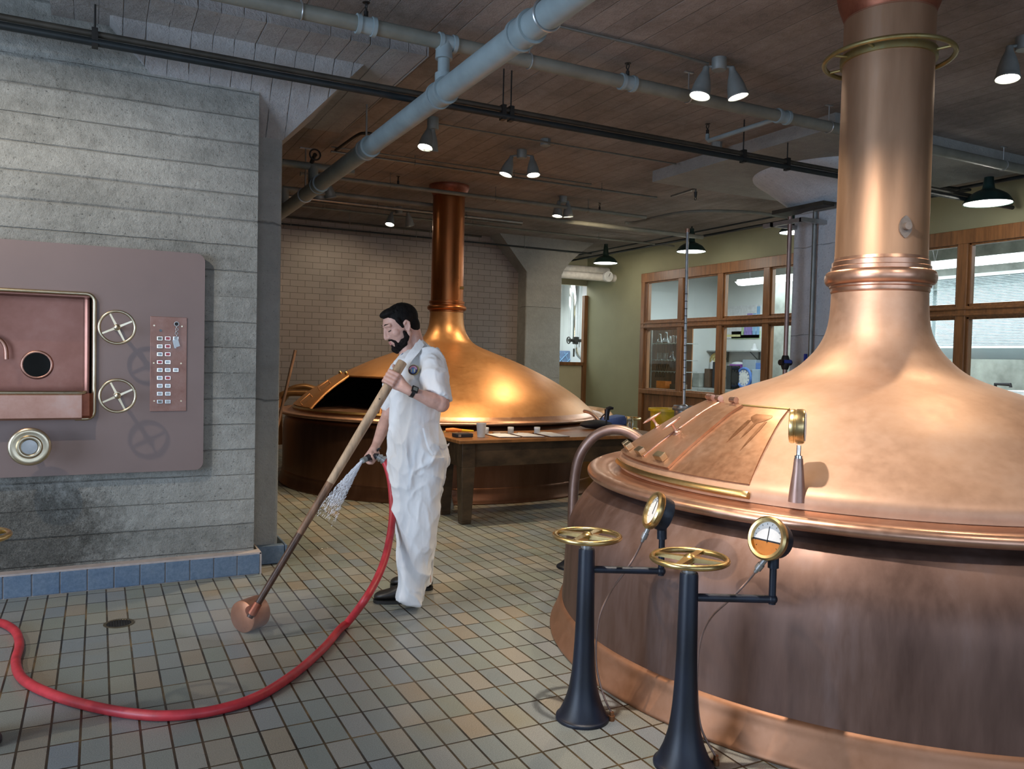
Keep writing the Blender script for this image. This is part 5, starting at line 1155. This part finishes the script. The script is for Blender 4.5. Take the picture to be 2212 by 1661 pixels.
# back room
p0 = ony(1200, 757, 16.3); p1 = ony(1248, 787, 16.3)
t = thing('quilted_panel', ((p0[0]+p1[0])/2, 16.3, 0), 'blue quilted panel standing in the back room', 'panel')
qm = MB().box((p0[0]-.5, 16.25, 0), (p1[0]-.02, 16.35, p0[2])).build('pad', 'quilt_blue', t, bevel=.03)
qs = MB()
for k in range(-8, 10):
    x_ = p0[0]+k*.22
    qs.tube([(x_, 16.243, p0[2]-.75), (x_+.75, 16.243, p0[2]-.05)], .012, 6).tube([(x_+.75, 16.243, p0[2]-.75), (x_, 16.243, p0[2]-.05)], .012, 6)
qv = [v_ for v_ in qs.v]
qs.v = [Vector((min(max(v_.x, p0[0]-.48), p1[0]-.04), v_.y, v_.z)) for v_ in qv]
qs.build('stitching', 'chart_blue', t)
xa = ony(1243, 640, 15.2)
t = thing('steel_duct', (xa[0], 15.2, 1.0), 'shiny vertical steel pipe with black valves in the back room', 'pipe')
zlo = ony(1243, 738, 15.2)[2]
MB().tube([(xa[0], 15.2, zlo-.05), (xa[0], 15.2, 3.2), (xa[0]+.3, 15.2, 3.3)], .14, 24).build('duct', 'chrome', t)
MB().tube(catmull([(xa[0]-.05, 15.0, zlo), (xa[0]-.05, 15.0, zlo-.15), (xa[0]+.0, 15.0, zlo-.28), (xa[0]+.1, 15.0, zlo-.36)], 5), .06, 14).build('elbow', 'chrome', t)
MB().tube([(xa[0]-.30, 14.95, zlo+.02), (xa[0]+.18, 14.95, zlo+.02)], .035, 10).tube([(xa[0]-.12, 14.95, zlo-.06), (xa[0]-.12, 14.95, zlo+.10)], .06, 12).tube([(xa[0]+.12, 14.95, zlo-.12), (xa[0]+.12, 14.95, zlo+.10)], .07, 12).torus((xa[0]-.30, 14.95, zlo+.02), .07, .014, (1,0,0), 20, 6).tube([(xa[0]-.16, 14.95, zlo-.16), (xa[0]-.16, 14.95, zlo-.34)], .02, 8).build('valves', 'dark_metal', t)
z5 = ony(1225, 630, 16.0)[2]
tag(MB().tube([(6.7, 16.0, z5), (9.5, 16.0, z5)], .12, 20).build('white_pipe', 'insulation_white'), 'horizontal white pipe high in the back room', 'pipe')
tag(MB().tube([(6.7, 15.5, z5+.35), (9.5, 15.5, z5+.35)], .05, 12).build('dark_pipe', 'dark_metal'), 'horizontal dark pipe high in the back room', 'pipe')
S_('window_3', MB().box((6.9, 16.56, 2.75), (9.4, 16.585, 3.15)), 'tube_glow', 'bright high window in the back room', 'window', smooth=False)

# ------------------------------------------------------------------ the person
DM = 4.64                                    # forward depth of the body axis
RV, UV, FV = V3(RT), V3(UP), V3(FW)
def S(px, py, dd=0.0): return V3(atd(px, py, DM+dd))
man = thing('person', tuple(onz(880, 1300)), 'person in white short-sleeved coveralls holding a long wooden handle and a spraying hose', 'person')
# pole geometry (needed by the hand)
head_c = onz(528, 1368); 
PT = V3(atd(870, 781, 4.36)); PB = V3(atd(546, 1322, 4.0))
pax = (PT-PB).normalized()
def on_pole(px):      # point on the pole axis nearest a picture column
    best = min((abs((cam_x(PB+(PT-PB)*t)-px)), t) for t in np.linspace(0, 1, 400)); return PB+(PT-PB)*best[1]
def cam_x(p): v = np.array(p)-O; return 1106+F*(v @ RT)/(v @ FW)
# ---- body: head, neck, trunk core, arms and hands in one continuous skin
HC = S(866, 706, -.02)
f0 = (-RV*.90-FV*.43).normalized(); tl = math.radians(24)
hf_ = (f0*math.cos(tl)-UV*math.sin(tl)).normalized(); hu = (UV*math.cos(tl)+f0*math.sin(tl)).normalized(); hs = hu.cross(hf_)
if hs.dot(FV) > 0: hs = -hs                   # towards the camera (his left side)
def hp_(f, u, s=0.0): return HC+hf_*f+hu*u+hs*s
B = MB()
B.ell(hp_(-.008, .032), hf_*.102, hs*.077, hu*.088, 28, 18)
B.ell(hp_(.030, -.020), hf_*.066, hs*.066, hu*.085, 24, 16)
B.ell(hp_(.045, -.066), hf_*.048, hs*.052, hu*.046, 20, 12)
B.ball(hp_(.076, -.098), .022)
B.caps(hp_(.020, -.085, .052), hp_(.070, -.10, .018), .020, .018).caps(hp_(.020, -.085, -.052), hp_(.070, -.10, -.018), .020, .018)
B.caps(hp_(-.012, -.045, .060), hp_(.020, -.085, .052), .018, .018).caps(hp_(-.012, -.045, -.060), hp_(.020, -.085, -.052), .018, .018)
B.caps(hp_(.086, .040, .018), hp_(.074, .036, .050), .012, .011).caps(hp_(.086, .040, -.018), hp_(.074, .036, -.050), .012, .011)
B.caps(hp_(.092, .026), hp_(.110, -.022), .0095, .0120).ball(hp_(.106, -.026), .0150).ball(hp_(.096, -.030, .014), .0095).ball(hp_(.096, -.030, -.014), .0095)
for s_ in (1, -1):
    B.ball(hp_(.052, -.016, .040*s_), .030); B.ell(hp_(.074, .014, .032*s_), hf_*.013, hs*.017, hu*.011, 14, 10)
B.caps(hp_(.090, -.056, .018), hp_(.090, -.056, -.018), .0085).caps(hp_(.088, -.068, .014), hp_(.088, -.068, -.014), .0095)
for s_ in (1, -1):      # ears
    e0 = hp_(-.012, -.002, .076*s_)
    B.ell(e0, (hf_*.018-hs*s_*.004), hs*.0055, (hu*.033-hf_*.006), 18, 12)
    B.torus(e0+hs*s_*.006, .0, .0, (0,0,1), 3, 3) if False else None
    B.chain([e0+hf_*.013+hu*.012+hs*s_*.006, e0+hu*.030+hs*s_*.009-hf_*.004, e0-hf_*.017+hu*.014+hs*s_*.012, e0-hf_*.012-hu*.012+hs*s_*.009, e0-hf_*.0+hu*-.029+hs*s_*.004], [.0045, .0055, .0055, .005, .006])
NB = S(902, 770, .02)
B.chain([hp_(-.045, -.01), hp_(-.040, -.075), NB], [.060, .058, .066])
B.chain([hp_(.0, -.07), S(885, 775, -.02)], [.050, .06])
B.chain([NB, S(902, 850, 0), S(902, 950, 0), S(900, 1030, 0)], [.07, .085, .085, .08])
SHN, SHF = S(935, 790, -.17), S(872, 795, .17)
EN = S(954, 873, -.265); WN = S(884, 844, -.33)
B.chain([NB, SHN, EN], [.07, .062, .045]); B.chain([EN, EN+(WN-EN)*.30, EN+(WN-EN)*.7, WN], [.040, .043, .032, .0265])
EF = S(838, 900, .20); WF = S(812, 962, .07)
B.chain([NB, SHF, EF], [.07, .06, .043]); B.chain([EF, EF+(WF-EF)*.35, EF+(WF-EF)*.75, WF], [.041, .041, .031, .026])
for hx0, dd in ((900, -.10), (905, .10)):     # legs inside the trousers
    B.chain([S(900, 1030, 0), S(hx0-2, 1060, dd), S(hx0-4 if dd < 0 else 908, 1160, dd+(0 if dd < 0 else .06)), S(hx0-18 if dd < 0 else 920, 1275 if dd < 0 else 1255, dd+(0 if dd < 0 else .1))], [.075, .060, .042, .034])
# near hand around the pole
HP = on_pole(846)
e1p = (-RV - pax*(-RV).dot(pax)).normalized(); e2p = pax.cross(e1p)
if e2p.dot(FV) > 0: e2p = -e2p               # e2p towards the camera, e1p to picture left
PRAD = .026
def around(ax_off, ang, rad): return HP+pax*ax_off+(e1p*math.cos(ang)+e2p*math.sin(ang))*rad
knuck = []
for i, (ao, L) in enumerate(((.036, 1.0), (.014, 1.03), (-.008, 1.0), (-.029, .88))):
    rr = PRAD+.010; fr = [.0105, .0110, .0105, .0092][i]
    angs = [math.radians(a) for a in (162, 128, 88, 46, 4, -30*L)]
    pts = [around(ao+.004*k*0, a, rr+(.007 if k in (1, 3) else 0)) for k, a in enumerate(angs)]
    B.chain(pts, [fr*1.12, fr*1.1, fr, fr*1.02, fr*.92, fr*.85]); knuck.append(pts[0])
palm_c = (knuck[0]+knuck[3])/2
B.chain([knuck[0], palm_c+(WN-palm_c)*.45+pax*.008, WN], [.014, .024, .026]); B.chain([knuck[3], palm_c+(WN-palm_c)*.5-pax*.012, WN], [.013, .022, .026]); B.chain([knuck[1], palm_c+(WN-palm_c)*.5, WN], [.014, .022, .026]); B.chain([knuck[2], palm_c+(WN-palm_c)*.5, WN], [.014, .022, .026])
tb0 = palm_c+(WN-palm_c)*.45; 
B.chain([tb0, around(.020, math.radians(225), PRAD+.014), around(.052, math.radians(262), PRAD+.011), around(.070, math.radians(310), PRAD+.010), around(.078, math.radians(345), PRAD+.012)], [.018, .0150, .0125, .0115, .0095])
# far hand on the hose nozzle
NG = S(803, 985, .02)                         # grip centre
ng_ax = (S(812, 972, .04)-S(797, 990, -.03)).normalized()       # grip axis, up-right to down-left
hk = S(807, 973, .03)
B.chain([WF, hk+UV*.0, hk+(NG-hk)*.4], [.026, .028, .026])
g1_ = (-FV-ng_ax*(-FV).dot(ng_ax)).normalized(); g2_ = ng_ax.cross(g1_)
if g2_.dot(RV) < 0: g2_ = -g2_               # g1 to camera, g2 to picture right
def grip(ao, ang, rad): return NG+ng_ax*ao+(g1_*math.cos(ang)+g2_*math.sin(ang))*rad
for i, ao in enumerate((-.030, -.009, .012, .032)):
    fr = [.0100, .0105, .0100, .0090][i]
    angs = [math.radians(a) for a in (215, 165, 120, 80, 40, 15)]
    B.chain([grip(ao, a, .030) for a in angs], [fr*1.15, fr*1.1, fr, fr, fr*.92, fr*.85])
B.chain([hk, grip(.0, math.radians(215), .032), grip(-.025, math.radians(215), .032)], [.027, .022, .016]); B.chain([hk, grip(.03, math.radians(215), .030)], [.026, .016])
B.chain([hk, grip(.028, math.radians(300), .028), grip(.005, math.radians(330), .030), grip(-.018, math.radians(345), .029)], [.018, .0145, .0125, .0105])
body = B.build('body', 'skin', man, voxel=.0040, relax=5)
# ---- hair, beard, brows, eyes
h = MB(); 
h.ell(hp_(-.022, .046), hf_*.103, hs*.0815, hu*.088, 32, 20)
h.ell(hp_(-.060, -.005), hf_*.052, hs*.071, hu*.070, 24, 14)
h.ell(hp_(.030, .100), hf_*.062, hs*.060, hu*.028, 24, 12)
for s_ in (1, -1): h.caps(hp_(.022, .045, .070*s_), hp_(.012, .0, .073*s_), .014, .008)
for k in range(90):       # short tufts
    a = random.uniform(-1, 1); b_ = random.uniform(-.9, .8)
    p = hp_(-.022+.098*b_, .046+.083*math.sqrt(max(0, 1-b_*b_*.9))*math.cos(a), .079*math.sqrt(max(0, 1-b_*b_*.9))*math.sin(a)); d = (p-hp_(-.03, .02)).normalized()
    h.caps(p-d*.006, p+d*.006+hf_*.006, .007, .003, 6)
h.build('hair', 'hair_black', man, voxel=.0042, relax=1)
q = MB()
for s_ in (1, -1):
    q.chain([hp_(.014, -.030, .0655*s_), hp_(.010, -.062, .064*s_), hp_(.034, -.092, .053*s_), hp_(.072, -.108, .024*s_), hp_(.086, -.104, .0)], [.010, .016, .018, .019, .021])
    q.chain([hp_(.094, -.044, .004*s_), hp_(.088, -.048, .022*s_), hp_(.076, -.064, .036*s_), hp_(.074, -.090, .034*s_)], [.0065, .0075, .009, .016])
    q.caps(hp_(.052, -.086, .046*s_), hp_(.040, -.074, .055*s_), .016, .014)
q.caps(hp_(.084, -.088), hp_(.088, -.104), .014, .018); q.ball(hp_(.078, -.118), .018)
q.build('beard', 'beard_black', man, voxel=.004, relax=1)
q = MB()
for s_ in (1, -1): q.chain([hp_(.0945, .042, .014*s_), hp_(.0925, .047, .030*s_), hp_(.077, .044, .052*s_)], [.0026, .0032, .0020])
q.build('eyebrows', 'hair_black', man)
q = MB()
for s_ in (1, -1): q.chain([hp_(.0865, .006, .020*s_), hp_(.0885, .0035, .032*s_), hp_(.078, .007, .047*s_)], [.0016, .0022, .0016])
q.build('eyelashes', 'hair_black', man)
simple('lip_skin', (.50, .22, .19), .45)
MB().chain([hp_(.0975, -.060, .016), hp_(.1000, -.058, .0), hp_(.0975, -.060, -.016)], [.0035, .0055, .0035]).chain([hp_(.0965, -.069, .013), hp_(.0985, -.070, .0), hp_(.0965, -.069, -.013)], [.004, .006, .004]).build('lips', 'lip_skin', man, voxel=.0025, relax=1)
# ---- coveralls
cv = MB()
def ering(y, xl, xr, b, dd=0.0, n=28, sq=2.4):
    c = S((xl+xr)/2, y, dd); a = (xr-xl)/2/F*(DM+dd); out = []
    for k in range(n):
        t = 2*PI*k/n; ct, st2 = math.cos(t), math.sin(t)
        out.append(c+RV*a*math.copysign(abs(ct)**(2/sq), ct)+FV*b*math.copysign(abs(st2)**(2/sq), st2))
    return out
T = [(752, 880, 922, .075), (762, 868, 936, .125), (775, 858, 948, .17), (800, 847, 956, .195), (830, 844, 960, .20), (862, 843, 958, .19), (890, 842, 954, .182), (912, 841, 951, .175), (922, 842, 953, .178), (945, 841, 962, .19), (975, 841, 969, .195), (1000, 841, 968, .193), (1030, 842, 961, .185), (1050, 845, 955, .17)]
cv.loft([ering(*r) for r in T])
cv.loft([ering(y, a, b_, c, -.085) for y, a, b_, c in ((985, 842, 967, .105), (1040, 843, 959, .105), (1080, 847, 951, .10), (1115, 852, 946, .098), (1150, 857, 941, .095), (1190, 860, 934, .09), (1230, 860, 928, .087), (1262, 858, 924, .085), (1283, 853, 920, .085), (1293, 852, 917, .083), (1303, 870, 915, .072))])
cv.loft([ering(y, a, b_, c, d_) for y, a, b_, c, d_ in ((985, 845, 962, .10, .09), (1050, 850, 955, .10, .10), (1110, 860, 946, .095, .13), (1150, 868, 941, .09, .16), (1200, 882, 937, .085, .18), (1240, 893, 934, .08, .20), (1263, 898, 934, .075, .21))])
def sring(c, ax, r1, r2, tilt=0.0, n=24):     # sleeve ring, ax runs down the arm; tilt lifts the front (picture left)
    a = Vector(ax).normalized(); e = (RV-a*RV.dot(a)).normalized(); g = a.cross(e)
    return [c+e*r1*math.cos(2*PI*k/n)+g*r2*math.sin(2*PI*k/n)+a*tilt*math.cos(2*PI*k/n) for k in range(n)]
sa = (S(944, 874, -.25)-S(934, 785, -.17)).normalized()
cv.loft([sring(S(924, 766, -.12), RV*.5-UV*.8, .070, .075), sring(S(934, 785, -.17), sa, .070, .078), sring(S(940, 815, -.21), sa, .077, .082), sring(S(944, 842, -.24), sa, .079, .084, .012), sring(S(946, 857, -.25), sa, .078, .083, .036)])
cv.ball(S(926, 778, -.13), .075); cv.ball(S(915, 768, -.05), .07); cv.chain([S(915, 766, -.02), S(905, 758, .0)], [.065, .07])
cv.chain([S(868, 800, .15), S(852, 845, .18), S(842, 872, .20)], [.078, .075, .062])
cv.caps(S(832, 866, .19), S(848, 878, .20), .035, .04)
cv.chain([S(846, 808, -.04), S(848, 850, -.03)], [.03, .03])
wb = []
for k in range(40):      # gathered waist
    t = 2*PI*k/40; c = S(897, 916, 0); a = .128; wb.append((t, c+RV*a*.98*math.cos(t)+FV*.172*math.sin(t)))
for t, p in wb: cv.caps(p+UV*.012, p-UV*.014, .010+.003*math.sin(k*3+t*7), .009, 8)
co = cv.build('coveralls', 'white_cotton', man, voxel=.007, relax=4)
me = co.data; nn_ = [v_.normal.copy() for v_ in me.vertices]
for v_, n_ in zip(me.vertices, nn_):      # real cloth folds
    p = v_.co; q = Vector((p.x*5.5, p.y*5.5, p.z*3.2)); w_ = mnoise.noise_vector(q*.8)*.5
    rg_ = 1-abs(mnoise.noise(q*1.25+w_)); rg2 = 1-abs(mnoise.noise(q*2.9+w_*1.6+Vector((7, 3, 1))))
    v_.co = p+n_*(.018*(rg_**4-.42)+.007*(rg2**3-.5))
# sleeve hems, trouser cuff, pockets, collar
cl = MB()
def strip(pts_lo, pts_hi, th):
    P = catmull(pts_lo, 5); Q = catmull(pts_hi, 5); n_ = -FV
    return MB().loft([[p, q, q+n_*th+UV*.002, p+n_*th] for p, q in zip(P, Q)])
c1 = strip([S(917, 745, -.115), S(905, 762, -.180), S(892, 777, -.205), S(880, 797, -.215)], [S(907, 733, -.080), S(893, 750, -.135), S(880, 766, -.165), S(872, 782, -.185)], .010)
c1.build('collar', 'white_cotton', man)
strip([S(862, 768, -.05), S(853, 780, -.06), S(850, 790, -.06)], [S(872, 760, -.04), S(866, 768, -.06), S(864, 782, -.07)], .010).build('collar', 'white_cotton', man)
MB().ell(S(871, 781, -.09), RV*.022, UV*.05, FV*.02, 14, 10).build('undershirt', 'shirt_blue', man)
pk = strip([S(912, 925, -.19), S(922, 965, -.205), S(934, 985, -.20)], [S(916, 925, -.19), S(926, 963, -.205), S(938, 982, -.198)], .006); pk.build('pocket_seam', 'white_cotton', co)
strip([S(948, 962, -.155), S(962, 966, -.10), S(970, 962, -.04)], [S(948, 958, -.155), S(962, 962, -.10), S(971, 957, -.04)], .008).build('pocket_flap', 'white_cotton', co)
# round embroidered badge: dark border, pink upper field, blue and yellow middle
bc = S(893, 799, -.228); bn = (-FV*.93-RV*.30+UV*.12).normalized(); bu = (UV-bn*UV.dot(bn)).normalized(); bs = bu.cross(bn)
if bs.dot(RV) < 0: bs = -bs
simple('badge_dark', (.03, .025, .05), .8); simple('badge_pink', (.55, .28, .40), .8); simple('badge_gold', (.42, .32, .12), .8)
def bell_(c, a, b_, off, lo=-9, hi=9):
    P = [(a*math.cos(t), max(min(b_*math.sin(t), hi), lo)) for t in np.linspace(0, 2*PI, 40, endpoint=False)]
    return MB().loft([[c+bs*x+bu*y+bn*(off-.014) for x, y in P], [c+bs*x+bu*y+bn*off for x, y in P]])
bd = bell_(bc, .031, .029, .003).build('badge', 'badge_gold', man)
bell_(bc, .0285, .0265, .0040).build('badge_border', 'badge_dark', bd)
bell_(bc, .0250, .0230, .0048, lo=.002).build('badge_field', 'badge_pink', bd)
bell_(bc-bu*.003, .017, .017, .0054).build('badge_centre', 'plastic_blue', bd)
for sx in (-.009, .0, .009): bell_(bc-bu*.004+bs*sx, .0028, .011, .0060).build('badge_figure', 'chart_yellow' if sx else 'chart_blue', bd)
# watch
wd = (EN-WN).normalized(); wc = WN+wd*.020
MB().lathe([(.0275,-.010),(.0305,-.010),(.0305,.010),(.0275,.010)], wc, wd, 28, True).build('watch_strap', 'watch_black', man)
wn_ = (-FV*.80-RV*.1+UV*.58); wn_ = (wn_-wd*wn_.dot(wd)).normalized(); wt = wn_.cross(wd)
wk = MB().obox(wc+wn_*.033, wd*.019, wt*.019, wn_*.006).build('watch', 'watch_black', man, bevel=.004)
MB().obox(wc+wn_*.0395, wd*.012, wt*.010, wn_*.001).build('watch_screen', 'watch_face', wk, smooth=False)
# shoes
def shoe(toe, heel, z0=0.0):
    toe, heel = V3(toe), V3(heel); toe.z = heel.z = 0; ax = (toe-heel).normalized(); sd = Vector((-ax.y, ax.x, 0)); L = (toe-heel).length
    m_ = MB(); rings = []
    for u, w_, hh in ((.0, .030, .050), (.06, .036, .080), (.2, .038, .100), (.36, .040, .105), (.52, .044, .080), (.68, .050, .060), (.84, .049, .050), (.94, .038, .040), (1.0, .018, .026)):
        c = heel+ax*L*u; ring = []
        for k in range(20):
            t = 2*PI*k/20; ring.append(c+sd*w_*math.cos(t)+Vector((0, 0, .018+hh*.5+hh*.5*math.sin(t) if math.sin(t) > 0 else .018+hh*.5*(1+.92*math.sin(t)))))
        rings.append(ring)
    m_.loft(rings); s_ = m_.build('shoe', 'shoe_leather', man, sub=1)
    so = []
    for t in np.linspace(0, 2*PI, 40, endpoint=False):
        u = .5+.5*math.cos(t); w_ = np.interp(u, [0, .06, .3, .68, .9, 1], [.018, .035, .041, .053, .046, .015]); so.append(heel+ax*L*(u*1.02-.01)+sd*w_*math.copysign(1, math.sin(t))*min(1, abs(math.sin(t))*3))
    MB().loft([[p+Vector((0,0,.001)) for p in so], [p+Vector((0,0,.020)) for p in so]]).build('sole', 'shoe_sole', s_)
n_toe = onz(807, 1300); n_heel = onz(905, 1301)
shoe(n_toe, n_heel); 
f_heel = onz(934, 1274); f_toe = f_heel+(n_toe-n_heel)*.97+np.array([.02, .06, 0]); shoe(f_toe, f_heel)

# ------------------------------------------------------------------ long-handled copper ladle
ld = thing('copper_ladle', (head_c[0], head_c[1], 0), 'long wooden-handled copper dipper with a drum-shaped head on the wet floor', 'ladle')
PM = PB+(PT-PB)*.55
MB().tube([PB-pax*.03, PB+(PT-PB)*.04, PB+(PT-PB)*.30], [.0165, .017, .0185], 20).build('lower_handle', 'wet_wood', ld)
MB().tube([PB+(PT-PB)*.295, PB+(PT-PB)*.50], [.0188, .0215], 20).build('middle_handle', 'worn_wood', ld)
MB().tube([PB+(PT-PB)*.495, PB+(PT-PB)*.74, PB+(PT-PB)*.86, PT-pax*.004, PT], [.0216, .0255, .0265, .0265, .0235], 24).build('upper_handle', 'pale_wood', ld)
sp_ = on_pole(822); MB().tube([sp_-FV*.022, sp_-FV*.0275], .004, 10).build('screw_head', 'dark_metal', ld)
ca = (FV*.90+RV*.44); ca.z = 0; ca.normalize()
r_h = .083; hc = Vector((head_c[0], head_c[1], r_h))
hc = V3(atd(540, 1350, float((np.array([head_c[0]+.03, head_c[1]+.05, r_h])-O) @ FW))); hc.z = r_h
hd = MB().lathe([(.0,-.058),(r_h-.006,-.058),(r_h-.001,-.054),(r_h,-.048),(r_h,.058),(r_h-.003,.062),(.0,.062)], hc, ca, 48).build('dipper', 'dipper_copper', ld)
pc = PB-pax*.0; MB().tube([hc+Vector((0,0,r_h*.4)), hc+(PB-hc)*.75, PB, PB+pax*.05], [.03, .027, .024, .021], 18).build('socket', 'red_copper', hd)

# ------------------------------------------------------------------ hose, nozzle, spray
hz = thing('spray_hose', tuple(onz(470, 1538)), 'red rubber hose looping over the floor up to a black pistol nozzle', 'hose')
HR = .0205
tip = V3(atd(787, 993, DM-.06)); cpl = V3(atd(816, 986, DM-.02)); cpe = V3(atd(829, 994, DM-.02))
fl = lambda x, y: V3(onz(x, y, HR))
hpts = [cpe, S(836, 1008, -.03), S(843, 1035, -.05), S(847, 1070, -.07), S(848, 1110, -.12), S(843, 1155, -.20), S(832, 1205, -.30), S(812, 1255, -.42), S(785, 1300, -.54)]
hpts += [fl(748, 1348), fl(700, 1399), fl(640, 1452), fl(560, 1503), fl(470, 1533), fl(380, 1545), fl(300, 1543), fl(200, 1526), fl(110, 1499), fl(50, 1467), fl(34, 1430), fl(42, 1395), fl(36, 1368), fl(18, 1352), fl(-6, 1345), fl(-60, 1350), fl(-200, 1380)]
hcurve = catmull(hpts, 8)
hcurve = [Vector((p.x, p.y, max(p.z, HR))) for p in hcurve]
MB().tube(hcurve, HR, 18).build('hose', 'red_hose', hz)
MB().tube([cpl, cpl+(cpe-cpl)*.3, cpl+(cpe-cpl)*.31, cpl+(cpe-cpl)*.55, cpl+(cpe-cpl)*.56, cpl+(cpe-cpl)*.8, cpl+(cpe-cpl)*.81, cpe+(cpe-cpl)*.2], [.019,.019,.024,.024,.020,.020,.025,.025], 20).build('coupling', 'galvanised', hz)
gn = MB().chain([tip, tip+(NG-tip)*.5, NG, NG+ng_ax*.035+g1_*.012], [.0145, .020, .021, .015]).caps(NG, cpl, .019, .018)
gn.caps(NG+ng_ax*.03, NG+ng_ax*.05+g1_*.02+UV*.01, .011, .009)
gn.chain([NG+ng_ax*.035+RV*.01, S(817, 970, .0), S(822, 968, .01)], [.008, .006, .005])
gn.build('nozzle', 'nozzle_black', hz, voxel=.004, relax=1)
MB().tube([tip-(NG-tip)*.30, tip+(NG-tip)*.12], [.0155, .0175], 20).build('nozzle_ring', 'lamp_grey', hz)
MB().ell(NG+ng_ax*.046+g1_*.022+UV*.012, g1_*.006, g2_*.010, ng_ax*.010, 12, 8).build('thumb_lever', 'galvanised', hz)
# water spray: fine droplets in a cone down to the floor, and mist where it strikes
mt, nt, b = newmat('water_drops'); b.inputs['Base Color'].default_value = (.92, .95, 1, 1); b.inputs['Roughness'].default_value = .1
b.inputs['Transmission Weight'].default_value = .15; b.inputs['IOR'].default_value = 1.33
mt, nt, b = newmat('water_mist'); nt.nodes.remove(b)
vol = N(nt, 'ShaderNodeVolumeScatter'); vol.inputs['Color'].default_value = (.92, .94, 1, 1); MISTVOL = (nt, vol)
nt.links.new(vol.outputs[0], nt.nodes['Material Output'].inputs['Volume'])
mt2 = bpy.data.materials.new('thin_mist'); mt2.use_nodes = True; MATS['thin_mist'] = mt2; nt = mt2.node_tree; nt.nodes.remove(nt.nodes['Principled BSDF'])
vol = N(nt, 'ShaderNodeVolumeScatter'); vol.inputs['Color'].default_value = (.92, .94, 1, 1); vol.inputs['Density'].default_value = .45
nt.links.new(vol.outputs[0], nt.nodes['Material Output'].inputs['Volume'])
s0 = tip-(NG-tip)*.30; s1 = V3(atd(716, 1082, 4.45)); sdir = (s1-s0)
gend = s0+sdir*1.9
dm = MB(); ax_, e1, e2 = frame(sdir)
octv = [(1,0,0),(-1,0,0),(0,1,0),(0,-1,0),(0,0,1),(0,0,-1)]; octf = [(0,2,4),(2,1,4),(1,3,4),(3,0,4),(2,0,5),(1,2,5),(3,1,5),(0,3,5)]
rnd = random.Random(7)
for i in range(2600):
    t = rnd.random()*rnd.random()**.35; rad = (.006+.062*t)*math.sqrt(rnd.random())*1.0; an = rnd.random()*2*PI
    p = s0+sdir*(t*1.25)+(e1*math.cos(an)+e2*math.sin(an))*rad; s_ = rnd.uniform(.0008, .0018); L_ = s_*rnd.uniform(3, 7)
    p.z -= .05*t*t
    dm.add([p+e1*s_*q[0]+e2*s_*q[1]+ax_*L_*q[2] for q in octv], octf)
nt, vol = MISTVOL
tc = N(nt, 'ShaderNodeTexCoord'); vd = N(nt, 'ShaderNodeVectorMath', operation='DOT_PRODUCT'); vd.inputs[1].default_value = tuple(sdir/sdir.length_squared/1.2)
nt.links.new(tc.outputs['Object'], vd.inputs[0])
fa = math_(nt, 'MAXIMUM', math_(nt, 'SUBTRACT', 1.0, vd.outputs['Value']), 0.0)
nt.links.new(math_(nt, 'MULTIPLY', math_(nt, 'POWER', fa, 1.3), 7.0), vol.inputs['Density'])
spn = thing('water_spray', s0, 'fan of fine water spray leaving the black nozzle', 'water spray'); spn['kind'] = 'stuff'
dm.build('droplets', 'water_drops', spn, smooth=True)
MB().loft([[s0+sdir*t*1.2+(e1*math.cos(a)+e2*math.sin(a))*(.008+.050*t)-Vector((0,0,.05*t*t)) for a in np.linspace(0, 2*PI, 16, endpoint=False)] for t in np.linspace(0, 1, 7)]).build('mist', 'water_mist', spn)
pmist = onz(600, 1375); tag(MB().ell((pmist[0]-.1, pmist[1]+.12, .10), (.42,0,0), (0,.30,0), (0,0,.09), 28, 14).build('ground_mist', 'thin_mist'), 'faint low mist over the wet tiles by the dipper', 'mist', kind='stuff')
# third valve stand, only the edge of its foot and its shadow reach the frame
b3 = onz(-72, 1612); D3 = float((b3-O) @ FW)
e3 = b3+np.array([-.30, .02, 0])
valve_stand(b3, .763, .132, .62, (e3[0], e3[1], .62), .83, (.2, -.9, .25), False, 'valve stand at the lower left corner, only its black bell foot in view',
    [V3((e3[0]+.02, e3[1]-.05, .66)), V3((e3[0]+.1, e3[1]-.04, .4)), V3((e3[0]+.12, e3[1]-.02, .03))], D3)
